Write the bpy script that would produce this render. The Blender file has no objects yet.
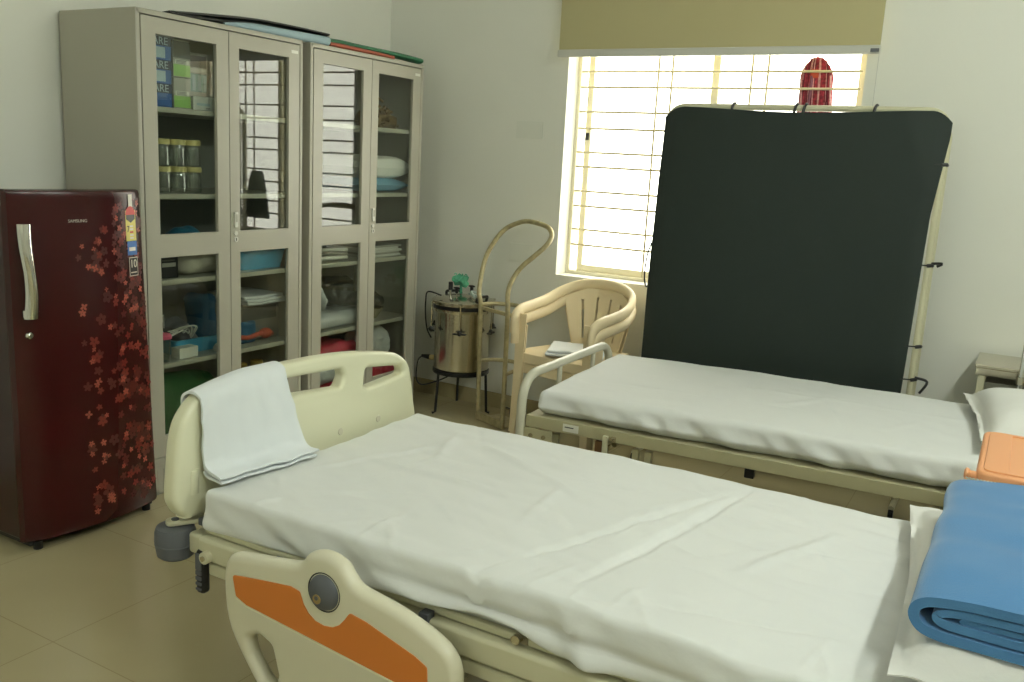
import bpy, bmesh, math, random
from mathutils import Vector, Matrix, noise
PI = math.pi
sc = bpy.context.scene
COL = sc.collection
rnd = random.Random(7)

# ------------------------------------------------------------------ materials
def lin(c):
    c /= 255.0
    return c / 12.92 if c <= 0.04045 else ((c + 0.055) / 1.055) ** 2.4
def rgb(r, g, b): return (lin(r), lin(g), lin(b), 1.0)
MATS = {}
def mat(name, col, rough=0.5, metal=0.0, spec=0.5, bump=None, vary=None, sheen=0.0, coat=0.0, transl=0.0):
    """col: sRGB 0-255. bump=(scale, strength, distance) noise bump. vary=(scale, amount) mottled colour."""
    if name in MATS: return MATS[name]
    m = bpy.data.materials.new(name); m.use_nodes = True
    nt = m.node_tree; b = nt.nodes['Principled BSDF']
    b.inputs['Base Color'].default_value = rgb(*col)
    b.inputs['Roughness'].default_value = rough
    b.inputs['Metallic'].default_value = metal
    b.inputs['Specular IOR Level'].default_value = spec
    if sheen: b.inputs['Sheen Weight'].default_value = sheen
    if coat: b.inputs['Coat Weight'].default_value = coat; b.inputs['Coat Roughness'].default_value = 0.05
    tc = nt.nodes.new('ShaderNodeTexCoord')
    if vary:
        n = nt.nodes.new('ShaderNodeTexNoise'); n.inputs['Scale'].default_value = vary[0]; n.inputs['Detail'].default_value = 4
        nt.links.new(tc.outputs['Object'], n.inputs['Vector'])
        mp = nt.nodes.new('ShaderNodeMapRange')
        mp.inputs['From Min'].default_value = 0.3; mp.inputs['From Max'].default_value = 0.7
        mp.inputs['To Min'].default_value = 1 - vary[1]; mp.inputs['To Max'].default_value = 1 + vary[1] * 0.5
        nt.links.new(n.outputs['Fac'], mp.inputs['Value'])
        mx = nt.nodes.new('ShaderNodeMix'); mx.data_type = 'RGBA'; mx.blend_type = 'MULTIPLY'; mx.inputs['Factor'].default_value = 1
        mx.inputs['A'].default_value = rgb(*col)
        nt.links.new(mp.outputs['Result'], mx.inputs['B'])
        nt.links.new(mx.outputs['Result'], b.inputs['Base Color'])
    if bump:
        n = nt.nodes.new('ShaderNodeTexNoise'); n.inputs['Scale'].default_value = bump[0]; n.inputs['Detail'].default_value = 5
        nt.links.new(tc.outputs['Object'], n.inputs['Vector'])
        bp = nt.nodes.new('ShaderNodeBump'); bp.inputs['Strength'].default_value = bump[1]; bp.inputs['Distance'].default_value = bump[2]
        nt.links.new(n.outputs['Fac'], bp.inputs['Height'])
        nt.links.new(bp.outputs['Normal'], b.inputs['Normal'])
    MATS[name] = m
    return m

def glass(name, tint=(255, 255, 255), f0=0.05, rough=0.0):
    if name in MATS: return MATS[name]
    m = bpy.data.materials.new(name); m.use_nodes = True; nt = m.node_tree
    nt.nodes.remove(nt.nodes['Principled BSDF']); out = nt.nodes['Material Output']
    tr = nt.nodes.new('ShaderNodeBsdfTransparent'); tr.inputs['Color'].default_value = rgb(*tint)
    gl = nt.nodes.new('ShaderNodeBsdfGlossy'); gl.inputs['Roughness'].default_value = rough
    ge = nt.nodes.new('ShaderNodeNewGeometry')
    dt = nt.nodes.new('ShaderNodeVectorMath'); dt.operation = 'DOT_PRODUCT'
    nt.links.new(ge.outputs['Incoming'], dt.inputs[0]); nt.links.new(ge.outputs['Normal'], dt.inputs[1])
    def mth(op, a, bb):
        n = nt.nodes.new('ShaderNodeMath'); n.operation = op
        for i, v in enumerate((a, bb)):
            if v is None: continue
            if isinstance(v, (int, float)): n.inputs[i].default_value = v
            else: nt.links.new(v, n.inputs[i])
        return n.outputs[0]
    c = mth('ABSOLUTE', dt.outputs['Value'], None)
    p = mth('POWER', mth('SUBTRACT', 1.0, c), 5.0)
    f = mth('ADD', mth('MULTIPLY', p, 1 - f0), f0)
    mx = nt.nodes.new('ShaderNodeMixShader')
    nt.links.new(f, mx.inputs[0]); nt.links.new(tr.outputs[0], mx.inputs[1]); nt.links.new(gl.outputs[0], mx.inputs[2])
    nt.links.new(mx.outputs[0], out.inputs['Surface'])
    MATS[name] = m
    return m

def emit(name, col, strength):
    m = bpy.data.materials.new(name); m.use_nodes = True; nt = m.node_tree
    b = nt.nodes['Principled BSDF']; b.inputs['Base Color'].default_value = (0.8, 0.8, 0.8, 1)
    b.inputs['Emission Color'].default_value = (*col, 1); b.inputs['Emission Strength'].default_value = strength
    return m

WALL = mat('wall_paint', (236, 236, 226), 0.55, spec=0.3, bump=(40, 0.04, 0.01), vary=(0.8, 0.03))
CEIL = mat('ceiling_paint', (240, 240, 236), 0.8)
CAB = mat('grey_enamel', (174, 171, 156), 0.38, spec=0.5, bump=(160, 0.05, 0.003))
SHELF = mat('shelf_enamel', (174, 172, 156), 0.32, spec=0.5)
INNER = mat('cabinet_inner', (142, 142, 132), 0.5)
PANE = glass('cabinet_glass', (242, 245, 242), 0.052)
WPANE = glass('window_glass', (250, 252, 250), 0.04)
CHROME = mat('chrome', (225, 225, 222), 0.12, 1.0)
STEEL = mat('brushed_steel', (205, 198, 180), 0.2, 1.0, bump=(60, 0.03, 0.002))
BLACKP = mat('black_plastic', (24, 24, 25), 0.4)
SHEET = mat('white_cotton', (228, 229, 226), 0.9, spec=0.1, bump=(26, 0.25, 0.006), sheen=0.1)
PILLOWM = mat('pillow_cotton', (233, 232, 226), 0.9, spec=0.1, bump=(34, 0.3, 0.006))
TOWEL = mat('white_linen', (232, 236, 238), 0.9, spec=0.1, bump=(30, 0.2, 0.004))
ABS = mat('cream_plastic', (232, 230, 200), 0.28, spec=0.5)
ABS2 = mat('cream_side_rail', (222, 217, 192), 0.3, spec=0.5)
FRAME = mat('cream_metal', (206, 202, 172), 0.35, spec=0.5)
ORANGE = mat('orange_inlay', (208, 120, 46), 0.45)
GREYP = mat('grey_rubber', (92, 95, 100), 0.5)
BEIGE = mat('beige_enamel', (178, 172, 138), 0.4)
HOOP = mat('pale_tube_enamel', (206, 203, 184), 0.32)
CHAIRM = mat('ivory_plastic', (238, 220, 182), 0.4, spec=0.4)
BLACKC = mat('black_cloth', (35, 44, 40), 0.7, spec=0.3, bump=(220, 0.2, 0.002), sheen=0.05)
TROLLEY = mat('dull_gold_tube', (186, 174, 134), 0.45, metal=0.2, vary=(30, 0.25))
BLUE = mat('blue_fleece', (78, 126, 172), 0.95, spec=0.1, bump=(300, 0.35, 0.003), sheen=0.3)
PEACH = mat('peach_plastic', (234, 164, 114), 0.38)
BLIND = mat('olive_blind', (186, 178, 136), 0.85, bump=(300, 0.1, 0.002))
ALU = mat('pale_aluminium', (200, 200, 192), 0.4)
WFRAME = mat('window_frame_ivory', (242, 236, 210), 0.4)
GRILLE = mat('grille_paint', (210, 200, 164), 0.45)
MAROON = mat('maroon_door', (54, 9, 12), 0.22, spec=0.4)
MAROOND = mat('maroon_body', (42, 9, 11), 0.35)
FL1 = mat('petal_dim', (82, 25, 20), 0.3)
FL2 = mat('petal_red', (116, 38, 29), 0.3)
FL3 = mat('petal_pale', (164, 84, 66), 0.3)
FL4 = mat('petal_deep', (66, 17, 16), 0.3)

def tile_mat():
    m = bpy.data.materials.new('floor_tile'); m.use_nodes = True; nt = m.node_tree; b = nt.nodes['Principled BSDF']
    tc = nt.nodes.new('ShaderNodeTexCoord'); mp = nt.nodes.new('ShaderNodeMapping')
    mp.inputs['Location'].default_value = (-1.2 + 3.0, 3.1 + 9.0, 0)
    br = nt.nodes.new('ShaderNodeTexBrick'); br.offset = 0; br.squash = 1
    br.inputs['Scale'].default_value = 1; br.inputs['Brick Width'].default_value = 0.6; br.inputs['Row Height'].default_value = 0.6
    br.inputs['Mortar Size'].default_value = 0.0016; br.inputs['Mortar Smooth'].default_value = 0.2
    br.inputs['Color1'].default_value = rgb(188, 177, 140); br.inputs['Color2'].default_value = rgb(191, 180, 144)
    br.inputs['Mortar'].default_value = rgb(166, 154, 118)
    nt.links.new(tc.outputs['Object'], mp.inputs['Vector']); nt.links.new(mp.outputs['Vector'], br.inputs['Vector'])
    n = nt.nodes.new('ShaderNodeTexNoise'); n.inputs['Scale'].default_value = 3; n.inputs['Detail'].default_value = 6
    nt.links.new(tc.outputs['Object'], n.inputs['Vector'])
    mr = nt.nodes.new('ShaderNodeMapRange'); mr.inputs['To Min'].default_value = 0.93; mr.inputs['To Max'].default_value = 1.05
    nt.links.new(n.outputs['Fac'], mr.inputs['Value'])
    mx = nt.nodes.new('ShaderNodeMix'); mx.data_type = 'RGBA'; mx.blend_type = 'MULTIPLY'; mx.inputs['Factor'].default_value = 1
    nt.links.new(br.outputs['Color'], mx.inputs['A']); nt.links.new(mr.outputs['Result'], mx.inputs['B'])
    nt.links.new(mx.outputs['Result'], b.inputs['Base Color'])
    b.inputs['Roughness'].default_value = 0.10
    return m
FLOOR = tile_mat()

# ------------------------------------------------------------------ mesh builder
ROOT = {}
def crspline(pts, k=6, closed=False):
    """Catmull-Rom through 2D or 3D points."""
    P = [Vector(p) for p in pts]; n = len(P); out = []
    for i in range(n if closed else n - 1):
        p0 = P[(i - 1) % n] if closed or i > 0 else P[0]
        p1 = P[i]; p2 = P[(i + 1) % n]
        p3 = P[(i + 2) % n] if closed or i + 2 < n else P[-1]
        for j in range(k):
            t = j / k
            out.append(0.5 * ((2 * p1) + (p2 - p0) * t + (2 * p0 - 5 * p1 + 4 * p2 - p3) * t * t + (3 * p1 - p0 - 3 * p2 + p3) * t ** 3))
    if not closed: out.append(P[-1])
    return out
def fillet(pts, r, k=6, closed=False):
    P = [Vector(p) for p in pts]; n = len(P); out = []
    for i in range(n):
        if not closed and i in (0, n - 1): out.append(P[i]); continue
        a = P[i - 1] - P[i]; b = P[(i + 1) % n] - P[i]
        rr = r[i] if isinstance(r, (list, tuple)) else r
        la, lb = a.length, b.length
        ang = a.angle(b)
        if rr <= 0 or abs(ang - PI) < 1e-3: out.append(P[i]); continue
        d = min(rr / math.tan(ang / 2), la * 0.49, lb * 0.49)
        s = P[i] + a.normalized() * d; e = P[i] + b.normalized() * d
        for j in range(k + 1):
            t = j / k
            out.append(s * (1 - t) ** 2 + P[i] * 2 * t * (1 - t) + e * t * t)
    return out

class MB:
    def __init__(s): s.bm = bmesh.new(); s.mats = []
    def _join(s, t, m, mx=None):
        if m not in s.mats: s.mats.append(m)
        i = s.mats.index(m)
        for f in t.faces: f.material_index = i
        if mx is not None: t.transform(mx)
        me = bpy.data.meshes.new('tmp'); t.to_mesh(me); t.free()
        s.bm.from_mesh(me); bpy.data.meshes.remove(me)
        return s
    def box(s, lo, hi, m, bev=0.0, seg=2, mx=None):
        t = bmesh.new(); bmesh.ops.create_cube(t, size=1)
        lo, hi = Vector(lo), Vector(hi)
        for v in t.verts:
            v.co = Vector([(lo[i] + hi[i]) / 2 + v.co[i] * (hi[i] - lo[i]) for i in range(3)])
        if bev: bmesh.ops.bevel(t, geom=list(t.edges), offset=bev, segments=seg, profile=0.5, affect='EDGES')
        return s._join(t, m, mx)
    def cyl(s, a, b, r, m, n=16, r2=None, bev=0.0):
        a, b = Vector(a), Vector(b); t = bmesh.new()
        bmesh.ops.create_cone(t, cap_ends=True, segments=n, radius1=r, radius2=r if r2 is None else r2, depth=(b - a).length)
        if bev:
            es = [e for e in t.edges if abs(e.verts[0].co.z - e.verts[1].co.z) < 1e-6]
            bmesh.ops.bevel(t, geom=es, offset=bev, segments=3, profile=0.5, affect='EDGES')
        q = Vector((0, 0, 1)).rotation_difference(b - a).to_matrix().to_4x4()
        return s._join(t, m, Matrix.Translation((a + b) / 2) @ q)
    def ball(s, c, r, m, n=14, rot=None):
        t = bmesh.new(); bmesh.ops.create_uvsphere(t, u_segments=n, v_segments=max(6, n // 2 + 1), radius=1)
        r = r if isinstance(r, (tuple, list)) else (r, r, r)
        mx = Matrix.Translation(c) @ (rot or Matrix.Identity(4)) @ Matrix.Diagonal((*r, 1))
        return s._join(t, m, mx)
    def tube(s, pts, r, m, n=10, closed=False, flat=1.0, up=None, radii=None):
        P = [Vector(p) for p in pts]; t = bmesh.new(); rings = []; N = len(P); nrm = None
        for i in range(N):
            a = P[(i - 1) % N] if closed or i > 0 else P[i]; b = P[(i + 1) % N] if closed or i < N - 1 else P[i]
            d = (b - a).normalized()
            if up is not None:
                nrm = (Vector(up) - d * d.dot(Vector(up))).normalized()
            elif nrm is None:
                h = Vector((0, 0, 1)) if abs(d.z) < 0.9 else Vector((1, 0, 0))
                nrm = (h - d * d.dot(h)).normalized()
            else: nrm = (nrm - d * d.dot(nrm)).normalized()
            bi = d.cross(nrm); rr = radii[i] if radii else r
            rings.append([t.verts.new(P[i] + nrm * rr * flat * math.cos(2 * PI * j / n) + bi * rr * math.sin(2 * PI * j / n)) for j in range(n)])
        for i in range(N if closed else N - 1):
            A, B = rings[i], rings[(i + 1) % N]
            for j in range(n): t.faces.new((A[j], A[(j + 1) % n], B[(j + 1) % n], B[j]))
        if not closed:
            t.faces.new(rings[0][::-1]); t.faces.new(rings[-1])
        bmesh.ops.recalc_face_normals(t, faces=t.faces)
        return s._join(t, m)
    def lathe(s, prof, c, m, n=32, axis=None, cap=True):
        t = bmesh.new(); rings = []
        for r, z in prof:
            rings.append([t.verts.new((max(r, 1e-4) * math.cos(2 * PI * j / n), max(r, 1e-4) * math.sin(2 * PI * j / n), z)) for j in range(n)])
        for A, B in zip(rings, rings[1:]):
            for j in range(n): t.faces.new((A[j], A[(j + 1) % n], B[(j + 1) % n], B[j]))
        if cap: t.faces.new(rings[0][::-1]); t.faces.new(rings[-1])
        bmesh.ops.recalc_face_normals(t, faces=t.faces)
        q = Matrix.Identity(4)
        if axis is not None: q = Vector((0, 0, 1)).rotation_difference(Vector(axis)).to_matrix().to_4x4()
        return s._join(t, m, Matrix.Translation(c) @ q)
    def rbox(s, lo, hi, r, m, n=(8, 8, 2), k=3, fn=None):
        """rounded box with a subdivided skin; fn(p, core) -> p moves each vertex."""
        lo, hi = Vector(lo), Vector(hi); c = (lo + hi) / 2; h = (hi - lo) / 2
        rr = [min(r, x * 0.999) for x in h]
        def coords(i):
            e = [-h[i] + rr[i] * (1 - math.tan((1 - j / k) * PI / 4)) for j in range(k + 1)]
            mid = [-(h[i] - rr[i]) + 2 * (h[i] - rr[i]) * j / n[i] for j in range(1, n[i])]
            return e + mid + [-x for x in e[::-1]]
        X = [coords(i) for i in range(3)]
        t = bmesh.new(); V = {}
        def vert(i, j, l):
            if (i, j, l) not in V:
                p = Vector((X[0][i], X[1][j], X[2][l]))
                q = Vector([max(-h[a] + rr[a], min(h[a] - rr[a], p[a])) for a in range(3)])
                d = p - q
                if d.length > 1e-9:
                    u = Vector([d[a] / rr[a] for a in range(3)]); u.normalize()
                    p = q + Vector([u[a] * rr[a] for a in range(3)])
                p = p + c
                if fn: p = Vector(fn(p, q + c))
                V[(i, j, l)] = t.verts.new(p)
            return V[(i, j, l)]
        L = [len(x) - 1 for x in X]
        def face(q):
            try: t.faces.new([vert(*x) for x in q])
            except ValueError: pass
        for i in range(L[0]):
            for j in range(L[1]):
                for l in (0, L[2]): face([(i, j, l), (i + 1, j, l), (i + 1, j + 1, l), (i, j + 1, l)])
        for i in range(L[0]):
            for l in range(L[2]):
                for j in (0, L[1]): face([(i, j, l), (i + 1, j, l), (i + 1, j, l + 1), (i, j, l + 1)])
        for j in range(L[1]):
            for l in range(L[2]):
                for i in (0, L[0]): face([(i, j, l), (i, j + 1, l), (i, j + 1, l + 1), (i, j, l + 1)])
        bmesh.ops.recalc_face_normals(t, faces=t.faces)
        return s._join(t, m)
    def grid(s, fn, nu, nv, m, thick=0.0, skip=None, both=False):
        """surface from fn(u,v) u,v in 0..1; thickened along its normal."""
        t = bmesh.new(); V = [[t.verts.new(fn(i / nu, j / nv)) for j in range(nv + 1)] for i in range(nu + 1)]
        for i in range(nu):
            for j in range(nv):
                if skip and skip((i + 0.5) / nu, (j + 0.5) / nv): continue
                t.faces.new((V[i][j], V[i + 1][j], V[i + 1][j + 1], V[i][j + 1]))
        loose = [v for v in t.verts if not v.link_faces]
        bmesh.ops.delete(t, geom=loose, context='VERTS')
        t.normal_update()
        if thick:
            bmesh.ops.solidify(t, geom=list(t.faces), thickness=thick)
            bmesh.ops.recalc_face_normals(t, faces=t.faces)
        return s._join(t, m)
    def ribbon(s, path, th, y0, y1, m, ny=12, fn=None, rnd_end=True):
        """a folded cloth: 2D path of (x,z) with thickness th, swept from y0 to y1."""
        P = [Vector(p) for p in path]; N = len(P); L = []; R = []
        for i in range(N):
            d = (P[min(i + 1, N - 1)] - P[max(i - 1, 0)]).normalized(); nn = Vector((-d.y, d.x))
            L.append(P[i] + nn * th / 2); R.append(P[i] - nn * th / 2)
        e0 = P[0] - (P[1] - P[0]).normalized() * th * 0.4; e1 = P[-1] + (P[-1] - P[-2]).normalized() * th * 0.4
        loop = L + [e1] + R[::-1] + [e0]
        t = bmesh.new(); rings = []
        for j in range(ny + 1):
            v = j / ny; y = y0 + (y1 - y0) * v
            # slightly rounded long edges
            rings.append([t.verts.new(fn(Vector((q.x, y, q.y)), v) if fn else (q.x, y, q.y)) for q in loop])
        K = len(loop)
        for A, B in zip(rings, rings[1:]):
            for i in range(K): t.faces.new((A[i], A[(i + 1) % K], B[(i + 1) % K], B[i]))
        # end caps as quads strips
        for ring, rev in ((rings[0], False), (rings[-1], True)):
            for i in range(N - 1):
                q = [ring[i], ring[i + 1], ring[2 * N - 1 - i], ring[2 * N - i]]
                try: t.faces.new(q[::-1] if rev else q)
                except ValueError: pass
            try: t.faces.new((ring[N - 1], ring[N], ring[N + 1])); t.faces.new((ring[0], ring[2 * N], ring[2 * N + 1]))
            except (ValueError, IndexError): pass
        bmesh.ops.recalc_face_normals(t, faces=t.faces)
        return s._join(t, m)
    def plate(s, outline, holes, th, bev, m, mx, res=3):
        """flat plate from a 2D outline with holes, rounded rim; local xy outline, thickness along local z."""
        cu = bpy.data.curves.new('tmpc', 'CURVE'); cu.dimensions = '2D'; cu.fill_mode = 'BOTH'
        cu.extrude = max(th / 2 - bev, 0.0001); cu.bevel_depth = bev; cu.bevel_resolution = res; cu.offset = -bev
        for pts in [outline] + list(holes):
            sp = cu.splines.new('POLY'); sp.points.add(len(pts) - 1); sp.use_cyclic_u = True
            for p, q in zip(sp.points, pts): p.co = (q[0], q[1], 0, 1)
        me = from_curve(cu)
        t = bmesh.new(); t.from_mesh(me); bpy.data.meshes.remove(me)
        bmesh.ops.remove_doubles(t, verts=t.verts, dist=1e-5)
        bmesh.ops.recalc_face_normals(t, faces=t.faces)
        return s._join(t, m, mx)
    def text(s, body, size, m, mx, th=0.0004):
        cu = bpy.data.curves.new('tmpt', 'FONT'); cu.body = body; cu.size = size; cu.extrude = th; cu.align_x = 'CENTER'; cu.align_y = 'CENTER'
        cu.resolution_u = 3
        me = from_curve(cu)
        t = bmesh.new(); t.from_mesh(me); bpy.data.meshes.remove(me)
        return s._join(t, m, mx)
    def poly(s, pts, m):
        t = bmesh.new(); t.faces.new([t.verts.new(p) for p in pts]); return s._join(t, m)
    def move(s, mx): s.bm.transform(mx); return s
    def build(s, name, parent=None, smooth=35, world=True, wn=False):
        me = bpy.data.meshes.new(name)
        if parent is not None and world:
            top = parent
            while top.parent: top = top.parent
            s.bm.transform(ROOT.get(top.as_pointer(), Matrix.Identity(4)).inverted())
        s.bm.to_mesh(me); s.bm.free()
        for m in s.mats: me.materials.append(m)
        if smooth:
            me.shade_smooth(); me.set_sharp_from_angle(angle=math.radians(smooth))
        o = bpy.data.objects.new(name, me); COL.objects.link(o)
        if smooth and smooth <= 50:
            wn_ = o.modifiers.new('weighted_normals', 'WEIGHTED_NORMAL'); wn_.keep_sharp = True
        if parent is not None: o.parent = parent
        return o
def from_curve(cu):
    o = bpy.data.objects.new('tmpo', cu); COL.objects.link(o)
    dg = bpy.context.evaluated_depsgraph_get(); dg.update()
    me = bpy.data.meshes.new_from_object(o.evaluated_get(dg))
    bpy.data.objects.remove(o); bpy.data.curves.remove(cu)
    return me

def thing(name, label, cat, loc=(0, 0, 0), rotz=0.0, group=None):
    o = bpy.data.objects.new(name, None); COL.objects.link(o); o.empty_display_size = 0.1
    o.location = loc; o.rotation_euler = (0, 0, rotz); o['label'] = label; o['category'] = cat
    if group: o['group'] = group
    ROOT[o.as_pointer()] = Matrix.Translation(loc) @ Matrix.Rotation(rotz, 4, 'Z')
    return o
def solo(mb, name, label, cat, loc=(0, 0, 0), group=None, smooth=35):
    """a thing that is one mesh, its origin at loc; mb in world coordinates."""
    mb.bm.transform(Matrix.Translation(-Vector(loc)))
    o = mb.build(name, None, smooth); o.location = loc
    o['label'] = label; o['category'] = cat
    if group: o['group'] = group
    return o
def struct(mb, name, parent=None, smooth=0):
    o = mb.build(name, parent, smooth)
    if parent is None: o['kind'] = 'structure'
    return o
def dup(root, loc, label=None, rotz=None):
    r = root.copy(); COL.objects.link(r); r.location = loc
    if rotz is not None: r.rotation_euler = (0, 0, rotz)
    if label: r['label'] = label
    for ch in list(root.children):
        c = ch.copy(); COL.objects.link(c); c.parent = r
        for g in list(ch.children):
            d = g.copy(); COL.objects.link(d); d.parent = c
    return r
def nz(p, s, o=0.0): return noise.noise(Vector((p[0] * s + o, p[1] * s + o * 1.7, p[2] * s - o)))
def mapx(cols, origin):
    """matrix whose columns are the images of local x,y,z."""
    m = Matrix.Identity(4)
    for i, c in enumerate(cols):
        for r in range(3): m[r][i] = c[r]
    for r in range(3): m[r][3] = origin[r]
    return m
def YZ(x): return mapx(((0, 1, 0), (0, 0, 1), (1, 0, 0)), (x, 0, 0))      # outline (y,z), thickness along x
def XZ(y): return mapx(((1, 0, 0), (0, 0, 1), (0, -1, 0)), (0, y, 0))     # outline (x,z), thickness along -y

# ------------------------------------------------------------------ room
RX, RY, RZ = 4.45, -7.4, 2.95
WX0, WX1, WZ0, WZ1, WT = 1.231, 2.78, 0.856, 2.22, 0.22
struct(MB().box((-0.2, RY - 0.2, -0.1), (RX + 0.2, 0.3, 0.0), FLOOR), 'floor')
struct(MB().box((-0.2, RY - 0.2, RZ), (RX + 0.2, 0.3, RZ + 0.1), CEIL), 'ceiling')
struct(MB().box((-0.2, RY - 0.2, 0), (0, 0.3, RZ), WALL), 'wall_left')
struct(MB().box((RX, RY - 0.2, 0), (RX + 0.2, 0.3, RZ), WALL), 'wall_right')
struct(MB().box((0, RY - 0.2, 0), (RX, RY, RZ), WALL), 'wall_front')
wb = MB()
t = bmesh.new()
xs = [0, WX0, WX1, RX]; zs = [0, WZ0, WZ1, RZ]
for y in (0, WT):
    for i in range(3):
        for j in range(3):
            if i == 1 and j == 1: continue
            t.faces.new([t.verts.new(p) for p in ((xs[i], y, zs[j]), (xs[i + 1], y, zs[j]), (xs[i + 1], y, zs[j + 1]), (xs[i], y, zs[j + 1]))])
ring = [(WX0, WZ0), (WX1, WZ0), (WX1, WZ1), (WX0, WZ1)]
for a, b in zip(ring, ring[1:] + ring[:1]):
    t.faces.new([t.verts.new(p) for p in ((a[0], 0, a[1]), (b[0], 0, b[1]), (b[0], WT, b[1]), (a[0], WT, a[1]))])
ring = [(0, 0), (RX, 0), (RX, RZ), (0, RZ)]
for a, b in zip(ring, ring[1:] + ring[:1]):
    t.faces.new([t.verts.new(p) for p in ((a[0], 0, a[1]), (b[0], 0, b[1]), (b[0], WT, b[1]), (a[0], WT, a[1]))])
bmesh.ops.remove_doubles(t, verts=t.verts, dist=1e-5); bmesh.ops.recalc_face_normals(t, faces=t.faces)
wb._join(t, WALL); struct(wb, 'wall_back')
SKIRT = mat('skirting_tile', (176, 164, 126), 0.25)
struct(MB().box((0, -0.012, 0), (RX, 0, 0.091), SKIRT), 'baseboard_back')
struct(MB().box((0, RY, 0), (0.012, -0.012, 0.091), SKIRT), 'baseboard_left')
struct(MB().box((RX - 0.012, RY, 0), (RX, -0.012, 0.091), SKIRT), 'baseboard_right')

# window: fixed outer frame, two sliding sashes, glass, iron grille
w = bpy.data.objects.new('window_1', None); COL.objects.link(w); w.location = (2.0, 0.1, WZ0); w['kind'] = 'structure'
ROOT[w.as_pointer()] = Matrix.Translation(w.location)
def frame_rect(mb, x0, x1, z0, z1, y0, y1, wd, m, bev=0.003):
    mb.box((x0, y0, z0), (x0 + wd, y1, z1), m, bev); mb.box((x1 - wd, y0, z0), (x1, y1, z1), m, bev)
    mb.box((x0 + wd, y0, z0), (x1 - wd, y1, z0 + wd), m, bev); mb.box((x0 + wd, y0, z1 - wd), (x1 - wd, y1, z1), m, bev)
    return mb
frame_rect(MB(), WX0, WX1, WZ0, WZ1, 0.125, 0.215, 0.020, WFRAME).build('window_frame', w)
for k, (a, b, y) in enumerate(((WX0 + 0.052, 2.036, 0.165), (1.99, WX1 - 0.020, 0.185))):
    s = frame_rect(MB(), a, b, WZ0 + 0.020, WZ1 - 0.020, y - 0.012, y + 0.012, 0.036, WFRAME).build('sash', w)
    MB().box((a + 0.03, y - 0.002, WZ0 + 0.066), (b - 0.03, y + 0.002, WZ1 - 0.066), WPANE).build('pane', s, 0)
    if k == 0:
        MB().box((a + 0.008, y - 0.02, 1.62), (a + 0.028, y - 0.012, 1.66), BLACKP, 0.002).build('sash_latch', s)
g = MB()
for z in (2.125, 1.99, 1.907, 1.774, 1.683, 1.551, 1.471, 1.334, 1.25, 1.117, 1.029):
    g.cyl((WX0 + 0.03, 0.115, z), (WX1 - 0.03, 0.115, z), 0.0062, GRILLE, 8)
for x in (1.716, 1.794, 2.218, 2.299):
    g.cyl((x, 0.109, WZ0 + 0.025), (x, 0.109, WZ1 - 0.02), 0.0062, GRILLE, 8)
g.build('grille', w)

# roller blind
bl = thing('roller_blind', 'olive beige roller blind pulled down over the top of the window', 'blind', (2.0, -0.05, 2.05))
def blind_fn(u, v):
    x = 1.19 + 1.648 * u; z = 2.085 + 0.665 * v
    return (x, -0.05 + 0.004 * math.sin(u * 5 + 1) * (1 - v) , z)
MB().grid(blind_fn, 24, 8, BLIND, 0.002).build('blind_fabric', bl)
MB().rbox((1.187, -0.062, 2.048), (2.842, -0.038, 2.088), 0.008, ALU, (4, 1, 1)).build('bottom_bar', bl)
MB().box((2.80, -0.066, 2.056), (2.838, -0.060, 2.072), GREYP, 0.002).build('end_cap', bl)
MB().cyl((1.17, -0.05, 2.77), (2.86, -0.05, 2.77), 0.028, ALU, 20).build('roller_tube', bl)
for x in (1.16, 2.86): MB().box((x, -0.085, 2.73), (x + 0.008, 0.0, 2.81), ALU, 0.002).build('bracket', bl)
MB().tube([(2.835, -0.03, 2.77), (2.835, -0.03, 1.45)], 0.0016, ALU, 6).build('pull_cord', bl)

# switch plates
PLATE = mat('switch_plate', (230, 231, 220), 0.4)
for (x0, x1, z0, z1, lab) in ((0.923, 1.10, 1.612, 1.708, 'square off-white blank wall plate left of the window, the upper one'),
                              (0.918, 1.07, 0.905, 1.01, 'off-white blank wall plate behind the hand trolley handle, the lower one')):
    t_ = thing('wall_plate', lab, 'wall plate', ((x0 + x1) / 2, 0, z0), group='blank wall plates by the window')
    MB().box((x0, -0.006, z0), (x1, 0, z1), PLATE, 0.002).build('plate_frame', t_)
    MB().box((x0 + 0.012, -0.008, z0 + 0.012), (x1 - 0.012, -0.005, z1 - 0.012), PLATE, 0.001).build('cover', t_)

# wall-mounted tube lights (outside the frame): the right wall pair, plus an added front fill
LAMP = emit('lamp_tube', (0.925, 1.0, 0.92), 131.0)
FILL_TUBE = emit('fill_tube_front', (0.925, 1.0, 0.915), 80.0)  # added fill, no known lamp on this wall
def tube_light(c, d, nrm, label, lm=LAMP):
    """c: centre on the wall, d: direction of the tube, nrm: out of the wall."""
    c, d, nrm = Vector(c), Vector(d), Vector(nrm); up = Vector((0, 0, 1))
    t_ = thing('tube_light', label, 'tube light', c, group='wall tube lights')
    M = mapx((d, nrm, d.cross(nrm)), c)
    MB().box((-0.62, 0.0, -0.025), (0.62, 0.035, 0.025), ALU, 0.004, mx=M).build('batten', t_)
    MB().cyl(c + nrm * 0.06 - d * 0.585, c + nrm * 0.06 + d * 0.585, 0.019, lm, 20).build('tube', t_)
    for sg in (-1, 1): MB().box((sg * 0.60 - 0.015, 0.03, -0.02), (sg * 0.60 + 0.015, 0.085, 0.02), PLATE, 0.003, mx=M).build('lamp_holder', t_)
tube_light((RX, -1.7, 2.72), (0, 1, 0), (-1, 0, 0), 'long white tube light high on the right wall over the beds')
tube_light((RX, -3.9, 2.72), (0, 1, 0), (-1, 0, 0), 'long white tube light high on the right wall beside the camera')
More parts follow.
